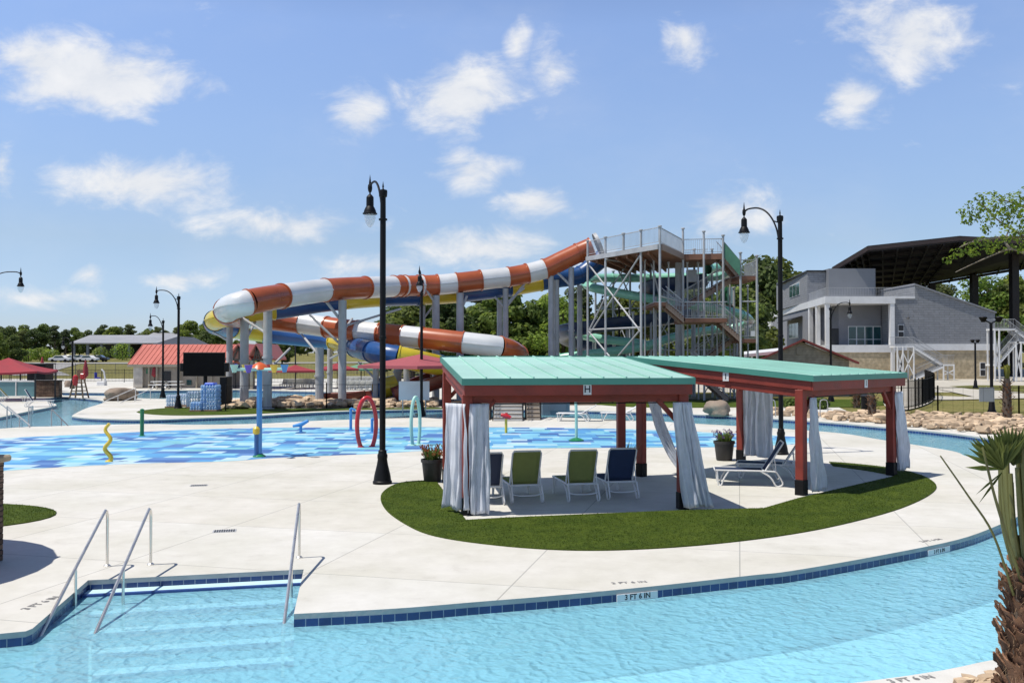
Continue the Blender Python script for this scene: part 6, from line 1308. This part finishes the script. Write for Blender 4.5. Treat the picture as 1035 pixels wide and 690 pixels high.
# ------------------------------------------------------------------ trees
def leaf_cloud(mb, centre, rad, n, size, r2, flat=.75):
    c = Vector(centre)
    for _ in range(n):
        d = Vector((r2.gauss(0, 1), r2.gauss(0, 1), r2.gauss(0, 1))).normalized(); q = c+Vector((d.x*rad, d.y*rad, d.z*rad*flat))*(.55+.5*r2.random()**.6)
        nrm = (d*.7+Vector((r2.uniform(-1, 1), r2.uniform(-1, 1), r2.uniform(-.2, 1)))*.8).normalized(); u = nrm.orthogonal().normalized(); a = r2.uniform(0, 6.28); v = nrm.cross(u); u, v = u*math.cos(a)+v*math.sin(a), v*math.cos(a)-u*math.sin(a)
        s = size*r2.uniform(.6, 1.3); l = s*r2.uniform(1.0, 1.7)
        mb.add([q-u*s*.5, q+v*l*.5+u*s*.05, q+u*s*.5, q-v*l*.5], [(0, 1, 2, 3)])
def make_tree(name, label, cat, group, kind, seed, H, leaf, mat, nleaf, size):
    r2 = random.Random(seed); t = thing(name, label, cat, (0, 0, 0), 0, group, local=True)
    tr = MB(); cr = MB(); top = Vector((r2.uniform(-.4, .4), r2.uniform(-.4, .4), H*.86)); base = [Vector((0, 0, -.4)), Vector((.1*r2.uniform(-1, 1), .1, H*.3)), top*.7+Vector((0, 0, 0)), top]
    r0 = .028*H
    tr.tube(catmull(base, 4), [r0*(1.15-.95*i/12) for i in range(13)], 8); cl = []
    if kind == 'broad':
        n = 17
        for i in range(n):
            f = i/(n-1); z = H*(.20+.74*f); w = H*.36*math.sin(math.pi*(.22+.72*f))**.8; a = i*2.4+r2.uniform(-.5, .5); rr = w*r2.uniform(.35, 1.0); cl.append((Vector((rr*math.cos(a), rr*math.sin(a), z+r2.uniform(-.06, .06)*H)), H*r2.uniform(.10, .185)))
    else:
        n = 13
        for i in range(n):
            f = i/(n-1); z = H*(.42+.55*f); w = H*.20*(1.1-.75*f); a = i*2.4+r2.uniform(-.5, .5); rr = w*r2.uniform(.3, 1.1); cl.append((Vector((rr*math.cos(a), rr*math.sin(a), z)), H*r2.uniform(.065, .12)))
    tot = sum(r**2 for _, r in cl)
    for c, r in cl:
        leaf_cloud(cr, c, r, int(nleaf*r*r/tot), size, r2, .7 if kind == 'broad' else .55)
        s = Vector((c.x*.12, c.y*.12, max(H*.2, c.z-r-abs(c.x)*.4))); tr.tube([s, s.lerp(c, .55)+Vector((0, 0, -.03*H)), c], [r0*.38, r0*.22, r0*.07], 5)
    tr.build('trunk', m_bark, t, smooth=60, fix=False); cr.build('crown', mat, t, smooth=0, fix=False); return t
V = {}
specs = [('broad', 11, 11, 0, 5600, .40), ('broad', 23, 11, 1, 5600, .40), ('broad', 37, 11, 0, 5600, .38), ('broad', 41, 11, 1, 5600, .42), ('pine', 53, 12, 2, 3400, .30), ('pine', 67, 12, 2, 3400, .30), ('broad', 71, 11, 3, 4200, .30)]
def wood(rows, label_sets, group, kinds, hfun):
    for x, y in rows:
        k = rnd.choice(kinds); kind, seed, H, mi, nl, sz = specs[k]; h = hfun(x, y)*rnd.uniform(.84, 1.14)*(1.12 if kind == 'pine' else 1); s = h/H; lb = label_sets[0 if kind == 'broad' and mi != 3 else (1 if kind == 'pine' else 2)]
        nm = 'pine_tree' if kind == 'pine' else 'broadleaf_tree'; z = terr(x, y)-.05
        if k not in V:
            t = make_tree(nm, lb, 'tree', group, kind, seed, H, None, m_leafs[mi], nl, sz); V[k] = t; t.location = (x, y, z); t.rotation_euler = (0, 0, rnd.uniform(0, 6.28)); t.scale = (s*rnd.uniform(.95, 1.2), s*rnd.uniform(.95, 1.2), s)
        else: dup(V[k], (x, y, z), rnd.uniform(0, 6.28), lb, group, (s*rnd.uniform(.95, 1.2), s*rnd.uniform(.95, 1.2), s))
def rowpts(x0, x1, y, step, j=1.2): 
    n = int(abs(x1-x0)/step); return [(x0+(x1-x0)*(i+.5)/n+rnd.uniform(-j, j), y+rnd.uniform(-2.5, 2.5)) for i in range(n)]
# behind the slides
def hmid(x, y):
    px = W0/2+FPX*x/y; top = 303 if px < 470 else (305 if px < 600 else (303 if px < 740 else 285))
    return Z(top, y)-terr(x, y)
wood(rowpts(wx(392, 108), wx(762, 108), 108, 4.6)+rowpts(wx(385, 120), wx(764, 120), 120, 4.8)+rowpts(wx(388, 134), wx(768, 134), 134, 6), ['broad dark green tree in the dense wood behind the water slides', 'tall pine in the dense wood behind the water slides', 'light green young tree at the front of the wood behind the water slides'], 'trees of the wood behind the slides', [0, 1, 2, 3, 0, 2, 4, 5, 6], hmid)
# left horizon
def hleft(x, y):
    px = W0/2+FPX*x/y; top = 333 if px < 60 else (336 if px < 175 else (331 if px < 215 else 343))
    if 70 < px < 175: top = 334
    return Z(top, y)-terr(x, y)
wood(rowpts(-185, -22, 250, 5)+rowpts(-190, -25, 264, 5.5)+rowpts(-150, -118, 226, 5.5)+rowpts(-195, -25, 280, 6), ['broad dark tree in the tree line beyond the left lawn', 'pine in the tree line beyond the left lawn', 'pale green tree in the tree line beyond the left lawn'], 'trees of the tree line beyond the left lawn', [0, 1, 2, 3, 4, 5], hleft)
for px, Y, top in ((192, 190, 323), (205, 186, 330), (222, 190, 337), (-6, 180, 333), (246, 180, 342), (12, 190, 338), (264, 185, 344), (285, 185, 344)):
    x = wx(px, Y); wood([(x, Y)], ['broad dark tree standing in front of the left tree line', 'pine standing in front of the left tree line', 'pale tree standing in front of the left tree line'], 'nearer trees before the left tree line', [0, 1, 2], lambda a, b: Z(top, b)-terr(a, b))
# low bushes before the far wood, along the road
# right, behind the stadium
def hright(x, y):
    px = W0/2+FPX*x/y; top = 290 if px < 1000 else 281
    return Z(top, y)-terr(x, y)
wood(rowpts(wx(905, 172), wx(1075, 172), 172, 6)+rowpts(wx(900, 186), wx(1080, 186), 186, 6.5), ['broad dark tree rising behind the grey stadium wall', 'pine rising behind the grey stadium wall', 'bright green tree rising behind the grey stadium wall'], 'trees behind the stadium', [0, 1, 3, 4, 5, 6], hright)
wood([(wx(776, 182), 182), (wx(765, 176), 176), (wx(787, 190), 190)], ['tall dark tree between the slide tower and the stadium', 'tall pine between the slide tower and the stadium', 'tall bright tree between the slide tower and the stadium'], 'tall trees between tower and stadium', [0, 2], lambda a, b: Z(273, b)-terr(a, b))

# near tree at the right edge: trunk outside the frame, limbs reaching in
NY = 42; bt = thing('broadleaf_tree', 'bright green tree reaching in from the right edge over the dark canopy roof', 'tree', (wx(1120, NY), NY, 0)); r2 = random.Random(5)
tr = MB(); root = Vector((wx(1120, NY), NY, -.3)); tr.tube(catmull([root, root+Vector((.1, 0, 2.4)), P(1105, 285, NY), P(1100, 225, NY), P(1105, 170, NY)], 5), [.27, .26, .25, .24, .22, .21, .2, .19, .18, .17, .16, .15, .14, .13, .12, .11, .1, .09, .08, .07, .06], 10)
limbs = [[(1105, 290), (1062, 272), (1035, 256), (1022, 252), (1008, 256), (985, 266), (966, 275)], [(1103, 260), (1060, 252), (1030, 236), (1008, 222), (992, 206)], [(1100, 235), (1060, 225), (1040, 212), (1020, 204), (1008, 202)], [(1022, 252), (1016, 244), (1020, 232)], [(1035, 240), (1010, 240), (985, 244), (970, 250)], [(1100, 230), (1075, 205), (1050, 195)]]
for lb in limbs:
    pts = catmull([P(x, y, NY+r2.uniform(-.8, .8)) for x, y in lb], 4); tr.tube(pts, [.075*(1-.8*i/len(pts)) for i in range(len(pts))], 7)
tr.build('trunk', M('pale_bark', (.24, .20, .155), .9, .3, 4, .4), bt, smooth=60, fix=False)
cr = MB()
blobs = [(1000, 203, 13), (985, 210, 10), (978, 222, 8), (1010, 210, 15), (1025, 206, 15), (1040, 204, 18), (1012, 222, 11), (996, 220, 9), (1030, 224, 14), (1048, 225, 18), (1020, 236, 10), (1006, 244, 8), (992, 246, 8), (978, 250, 7), (966, 256, 7), (957, 263, 5), (985, 256, 6), (1000, 252, 6), (1016, 250, 8), (1032, 248, 9), (1045, 246, 10), (972, 215, 5), (990, 199, 5), (1060, 215, 25), (1080, 205, 28), (1100, 215, 30), (1090, 180, 30), (1070, 240, 18), (996, 232, 6), (1030, 238, 7)]
for x, y, r in blobs: leaf_cloud(cr, P(x, y, NY+r2.uniform(-1.2, 1.2)), r*NY/FPX, int(r*r*.75)+14, .105, r2, .85)
cr.build('crown', M('x', (1, 1, 1)) if False else leafmat('leaf_near', (.20, .30, .045), .45, .55), bt, smooth=0, fix=False)

# ------------------------------------------------------------------ palms
def boots(mb, p, r, z0, z1, n, seed, out=.1, hair=None):
    r2 = random.Random(seed); R0 = r
    for i in range(n):
        f = i/n; z = z0+(z1-z0)*f+r2.uniform(-.02, .02); r_ = r; r = R0*(1.06-.40*f*f) if hair is not None else r; a = i*2.39996+r2.uniform(-.3, .3); tw_ = r2.uniform(-.25, .25); d = Vector((math.cos(a), math.sin(a), 0)); s = Vector((-d.y, d.x, 0)); w = r*r2.uniform(.17, .30); L = r*r2.uniform(.5, .95); b = p+Vector((0, 0, z))
        o = out*r2.uniform(.5, 2.0); rows = []
        for k in range(4):
            g = k/3; ww = w*(1-.62*g)*(1+.25*math.sin(g*3)); c = b+d*(r*.93+o*g**1.4)+Vector((0, 0, L*g))+s*(tw_*L*g); cup = d*(.25*ww)
            rows.append([c-s*ww-cup, c-s*ww*.4, c+s*ww*.4, c+s*ww-cup])
        rows[3] = [q+Vector((0, 0, r2.uniform(-.25, .15)*L)) for q in rows[3]]
        o0 = len(mb.v); mb.grid(rows)
        back = [[q-d*(r*.07) for q in rw] for rw in rows]; o1 = len(mb.v); mb.grid(back)
        nn = 4
        mb.f += [(o0+12+j, o0+13+j, o1+13+j, o1+12+j) for j in range(3)]+[(o0+4*k, o0+4*k+4, o1+4*k+4, o1+4*k) for k in range(3)]+[(o0+4*k+3, o0+4*k+7, o1+4*k+7, o1+4*k+3) for k in range(3)]; mb.mi += [0]*9
        if hair is not None:
            for _ in range(3):
                h0 = b+d*r*.96+s*r2.uniform(-w, w)+Vector((0, 0, r2.uniform(0, L*.5))); h1 = h0+d*r2.uniform(.02, .09)+s*r2.uniform(-.06, .06)+Vector((0, 0, r2.uniform(-.12, .10))); q = s*.0025
                hair.add([h0-q, h0+q, h1+q*.4, h1-q*.4], [(0, 1, 2, 3)])
m_boot = M('palm_boot', (.165, .092, .055), .9, .35, 5, .6, 22, island=.8)
m_stem = M('palm_stem', (.125, .125, .035), .55, .5, 7, .3, 25, stretch=(1, 1, .12))
pp = Vector((wx(1042, 8.1), 8.1, 0)); pm = thing('palm_tree', 'stout palm at the right edge with shaggy brown boots and tied up green stems', 'palm', pp)
MB().lathe([(.25, -.1), (.24, .4), (.19, 1.0), (.14, 1.35), (.12, 1.5)], pp, 20).build('trunk', m_bark, pm)
mb = MB(); hr = MB(); boots(mb, pp, .245, -.05, 1.28, 300, 3, .055, hr); mb.build('boots', m_boot, pm, smooth=40, fix=False); hr.build('fibres', M('palm_fibre', (.24, .16, .09), .95, .3, 5), pm, smooth=0, fix=False)['kind'] = 'stuff'
stems = MB(); r2 = random.Random(9); fr = MB()
def stem(pts, r0, r1): pts = catmull(pts, 5); stems.tube(pts, [r0+(r1-r0)*i/(len(pts)-1) for i in range(len(pts))], 8)
ztop = Z(437, 8.1)
for i in range(30):
    a = i*2.4; b0 = pp+Vector((.09*math.cos(a)-.03, .09*math.sin(a), 1.12)); tt = pp+Vector((.17*math.cos(a)-.09, .16*math.sin(a), ztop-r2.uniform(0, .5))); stem([b0, b0.lerp(tt, .5)+Vector((.05*math.cos(a), .05*math.sin(a), 0)), tt], .027, .021)
s0 = pp+Vector((-.2, -.05, 1.0)); stem([s0, P(1004, 540, 8.0), P(978, 500, 7.9), P(950.5, 460.5, 7.8)], .013, .006)
s1_ = pp+Vector((-.15, -.1, 1.1)); stem([s1_, P(1014, 530, 7.9), P(1005, 500, 7.85), P(997, 468, 7.8), P(993, 452, 7.8)], .015, .010)
stems.build('stems', m_stem, pm)
def fan(c, dirs, w):
    c = Vector(c)
    for (tx, ty, ty_off) in dirs:
        e = P(tx, ty, 7.85+ty_off); m = c.lerp(e, .55); d = (e-c).normalized(); s = d.cross(Vector((0, 1, .2))).normalized()*w; fold = Vector((0, .012, 0))
        fr.add([c-s*.25, c+fold, c+s*.25, m-s, m+fold*2, m+s, e], [(0, 1, 4, 3), (1, 2, 5, 4), (3, 4, 6), (4, 5, 6)])
fan(P(1014, 474, 7.85), [(979+i*2.5, 446-i*.35-5*math.sin(i/12*3.1)+r2.uniform(-3, 3), .03*(i % 4)) for i in range(26)]+[(983, 445, .02), (978, 452, .0), (973, 458, .02), (975, 472, .03), (981, 448, .05)], .024)
fan(P(1024, 470, 7.95), [(1002+i*4.2, 434-4*math.sin(i/10*3.1)+r2.uniform(-2, 3), .05+.05*(i % 3)) for i in range(22)], .028)
fan(P(1013, 477, 7.82), [(989, 509, .0), (1000, 495, .02), (986, 500, .03)], .010)
fr.build('fronds', m_palm, pm, smooth=0, fix=False)
def small_palm(px, py, h, label, tied=True):
    p = G(px, py); t = thing('palm_tree', label, 'palm', p); MB().lathe([(.2, -.1), (.19, h*.5), (.13, h*.75)], p, 12).build('trunk', m_bark, t); mb = MB(); boots(mb, p, .19, 0, h*.7, 70, int(px), .10); mb.build('boots', m_boot, t, smooth=0); f = MB(); r2 = random.Random(int(px))
    for i in range(46):
        a = r2.uniform(0, 6.28); b0 = p+Vector((.08*math.cos(a), .08*math.sin(a), h*.66)); e = p+Vector((.17*math.cos(a)*r2.random(), .17*math.sin(a), h*r2.uniform(.86, 1.02))); s = Vector((-math.sin(a), math.cos(a), 0))*.03; f.add([b0-s*.5, b0+s*.5, e+s, e-s*.6], [(0, 1, 2, 3)])
    f.build('fronds', m_palm, t, smooth=0, fix=False)
small_palm(1018, 427, 2.75, 'young palm with tied fronds and rust trunk on the rocks at right')
small_palm(881.5, 422, 1.55, 'short palm trunk in the rocks behind the second pavilion'); small_palm(866, 412, 1.2, 'reddish palm stump on the green strip behind the second pavilion')
def shrub(px, py, w, h, label, mat, Y=None):
    p = G(px, py); t = thing('shrub', label, 'shrub', p); mb = MB(); r2 = random.Random(int(px*3)); leaf_cloud(mb, p+Vector((0, 0, h*.5)), w*.5, 420, .11, r2, h/w); leaf_cloud(mb, p+Vector((w*.2, 0, h*.45)), w*.35, 220, .11, r2, h/w); mb.build('foliage', mat, t, smooth=0, fix=False); mb = MB()
    for i in range(5): mb.tube([p, p+Vector((w*.25*math.cos(i*1.3), w*.25*math.sin(i*1.3), h*.6))], .015, 5)
    mb.build('stems', m_bark, t)
shrub(830, 413.5, .9, .7, 'low round shrub right of the nearest red post', m_leafs[1]); shrub(797, 412.5, .8, .6, 'low round shrub beside the tall lamp under the second pavilion', m_leafs[1])
shrub(632, 406.5, .9, .7, 'small shrub on the green strip behind the pale lounge chairs', m_leafs[1]); shrub(575, 408, 1.0, .9, 'dark shrub beside the blue grey cabinet', m_leafs[0])
for i, (px, Y, w_, h_) in enumerate(((8, 200, 4.2, 3.0), (20, 204, 4.5, 3.2), (32, 204, 4.2, 2.8), (45, 206, 4.0, 3.2), (54, 205, 4.0, 2.8), (105, 215, 4, 3), (126, 212, 5, 4.0))):
    p = P(px, 0, Y); p.z = terr(p.x, Y); t = thing('shrub', ['pale bush at the foot of the far left trees, by the blue canopy', 'pale bush at the foot of the far left trees, above the red canopy', 'green bush at the foot of the far left trees, right of the red canopy peak', 'bush by the far road behind the pink umbrella', 'bush by the far road left of the white car', 'bush before the open shed, left one', 'taller bush before the open shed, right one'][i], 'shrub', p); mb = MB(); leaf_cloud(mb, p+Vector((0, 0, h_*.5)), w_*.5, 600, .28, random.Random(i), h_/w_); mb.build('foliage', m_leafs[1 if i % 2 else 3], t, smooth=0, fix=False); MB().tube([p, p+Vector((0, 0, h_*.5))], .1, 6).build('stem', m_bark, t)

# ------------------------------------------------------------------ sky and sun
EL = R(66); AZ = (-.955, -.295)
sv = Vector((AZ[0]*math.cos(EL), AZ[1]*math.cos(EL), math.sin(EL)))
sl = bpy.data.lights.new('sun', 'SUN'); sl.energy = 4.75; sl.angle = R(.53); sl.color = (1, .945, .86)
so = bpy.data.objects.new('sun', sl); COL.objects.link(so); so.location = (-20, -10, 60); so.rotation_euler = sv.to_track_quat('Z', 'Y').to_euler()
w = bpy.data.worlds.new('World'); scene.world = w; w.use_nodes = True; t = w.node_tree; t.nodes.clear()
out = nd(t, 'ShaderNodeOutputWorld'); bg = nd(t, 'ShaderNodeBackground'); bg.inputs['Strength'].default_value = .10; t.links.new(bg.outputs[0], out.inputs[0])
sky = nd(t, 'ShaderNodeTexSky', sky_type='NISHITA'); sky.sun_disc = False; sky.sun_elevation = EL; sky.sun_rotation = math.atan2(AZ[0], AZ[1]); sky.altitude = 0; sky.air_density = 1.1; sky.dust_density = .35; sky.ozone_density = 2.2
tc = nd(t, 'ShaderNodeTexCoord'); spx = nd(t, 'ShaderNodeSeparateXYZ'); t.links.new(tc.outputs['Generated'], spx.inputs[0])
def ma(op, *a):
    n = nd(t, 'ShaderNodeMath', operation=op)
    for i, x in enumerate(a):
        if isinstance(x, (int, float)): n.inputs[i].default_value = x
        else: t.links.new(x, n.inputs[i])
    return n.outputs[0]
yy = ma('MAXIMUM', spx.outputs[1], .05); U = ma('DIVIDE', spx.outputs[0], yy); Vv = ma('DIVIDE', spx.outputs[2], yy)
# clouds sit at sky directions (azimuth tangent, elevation tangent)
clouds = [(95, 78, 105, 42, 1), (40, 62, 55, 32, .9), (148, 186, 95, 28, .85), (285, 228, 78, 20, .7), (468, 98, 68, 40, .9), (366, 118, 30, 28, .7), (476, 172, 44, 22, .8), (543, 205, 44, 18, .8), (692, 42, 24, 24, .7), (925, 38, 62, 46, .9), (862, 100, 36, 22, .85), (735, 218, 60, 26, .8), (490, 252, 75, 22, .75), (380, 268, 60, 14, .6), (185, 283, 36, 12, .6), (92, 278, 22, 10, .5), (40, 302, 60, 10, .45), (560, 70, 22, 26, .5), (522, 46, 12, 28, .5), (610, 265, 60, 14, .5), (890, 15, 60, 30, .5), (2, 170, 12, 30, .6)]
dens = None
for px, py, rx, ry, am in clouds:
    d = ray(px, py); u0, v0 = d.x/d.y, d.z/d.y; du = ma('MULTIPLY', ma('SUBTRACT', U, u0), FPX/(rx*1.12)); dv = ma('MULTIPLY', ma('SUBTRACT', Vv, v0), FPX/(ry*1.15)); q = ma('MULTIPLY', ma('SUBTRACT', 1.0, ma('SQRT', ma('ADD', ma('MULTIPLY', du, du), ma('MULTIPLY', dv, dv)))), am)
    dens = q if dens is None else ma('MAXIMUM', dens, q)
cb = nd(t, 'ShaderNodeCombineXYZ'); t.links.new(U, cb.inputs[0]); t.links.new(ma('MULTIPLY', Vv, 1.7), cb.inputs[1])
n1 = nd(t, 'ShaderNodeTexNoise'); n1.inputs['Scale'].default_value = 13; n1.inputs['Detail'].default_value = 11; n1.inputs['Roughness'].default_value = .6; n1.inputs['Distortion'].default_value = .35; t.links.new(cb.outputs[0], n1.inputs['Vector'])
n2 = nd(t, 'ShaderNodeTexNoise'); n2.inputs['Scale'].default_value = 3; n2.inputs['Detail'].default_value = 6; n2.inputs['Roughness'].default_value = .6; t.links.new(cb.outputs[0], n2.inputs['Vector'])
f = ma('ADD', ma('MAXIMUM', dens, -.35), ma('MULTIPLY', ma('SUBTRACT', n1.outputs['Fac'], .47), 2.3))
mr = nd(t, 'ShaderNodeMapRange', interpolation_type='SMOOTHSTEP'); mr.inputs['From Min'].default_value = .0; mr.inputs['From Max'].default_value = .84; mr.inputs['To Max'].default_value = .9; t.links.new(f, mr.inputs[0])
haze = nd(t, 'ShaderNodeMapRange', interpolation_type='SMOOTHSTEP'); haze.inputs['From Min'].default_value = .42; haze.inputs['From Max'].default_value = .8; haze.inputs['To Max'].default_value = .13; t.links.new(n2.outputs['Fac'], haze.inputs[0])
cov = ma('MINIMUM', ma('ADD', mr.outputs[0], haze.outputs[0]), .95)
front_ = nd(t, 'ShaderNodeMapRange'); front_.inputs['From Min'].default_value = .05; front_.inputs['From Max'].default_value = .2; t.links.new(spx.outputs[1], front_.inputs[0])
cov = ma('MULTIPLY', cov, front_.outputs[0])
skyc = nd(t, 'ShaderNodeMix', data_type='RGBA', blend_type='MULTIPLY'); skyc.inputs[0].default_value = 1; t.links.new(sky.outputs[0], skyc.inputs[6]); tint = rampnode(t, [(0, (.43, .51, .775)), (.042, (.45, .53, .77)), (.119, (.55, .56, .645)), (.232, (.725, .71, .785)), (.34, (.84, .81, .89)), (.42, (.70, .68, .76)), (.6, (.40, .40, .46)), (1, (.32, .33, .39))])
t.links.new(spx.outputs[2], tint.inputs[0]); t.links.new(tint.outputs[0], skyc.inputs[7])  # tint also darkens the unseen sky above the frame to cut ambient light
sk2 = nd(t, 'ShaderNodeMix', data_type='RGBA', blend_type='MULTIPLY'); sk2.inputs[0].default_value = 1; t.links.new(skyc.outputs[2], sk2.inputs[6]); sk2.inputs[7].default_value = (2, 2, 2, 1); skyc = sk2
cc = rampnode(t, [(.35, (7.6, 7.9, 8.4)), (.7, (9.3, 9.3, 9.35))]); t.links.new(n1.outputs['Fac'], cc.inputs[0])
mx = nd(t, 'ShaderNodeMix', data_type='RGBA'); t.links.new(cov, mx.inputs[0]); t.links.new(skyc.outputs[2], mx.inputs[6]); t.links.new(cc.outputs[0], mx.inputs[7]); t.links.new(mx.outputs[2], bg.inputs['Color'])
scene.view_settings.view_transform = 'Standard'; scene.view_settings.look = 'None'; scene.view_settings.exposure = 0; scene.view_settings.gamma = 1
scene.cycles.max_bounces = 8; scene.cycles.transparent_max_bounces = 12; scene.cycles.caustics_reflective = False; scene.cycles.caustics_refractive = False
scene.cycles.use_denoising = True
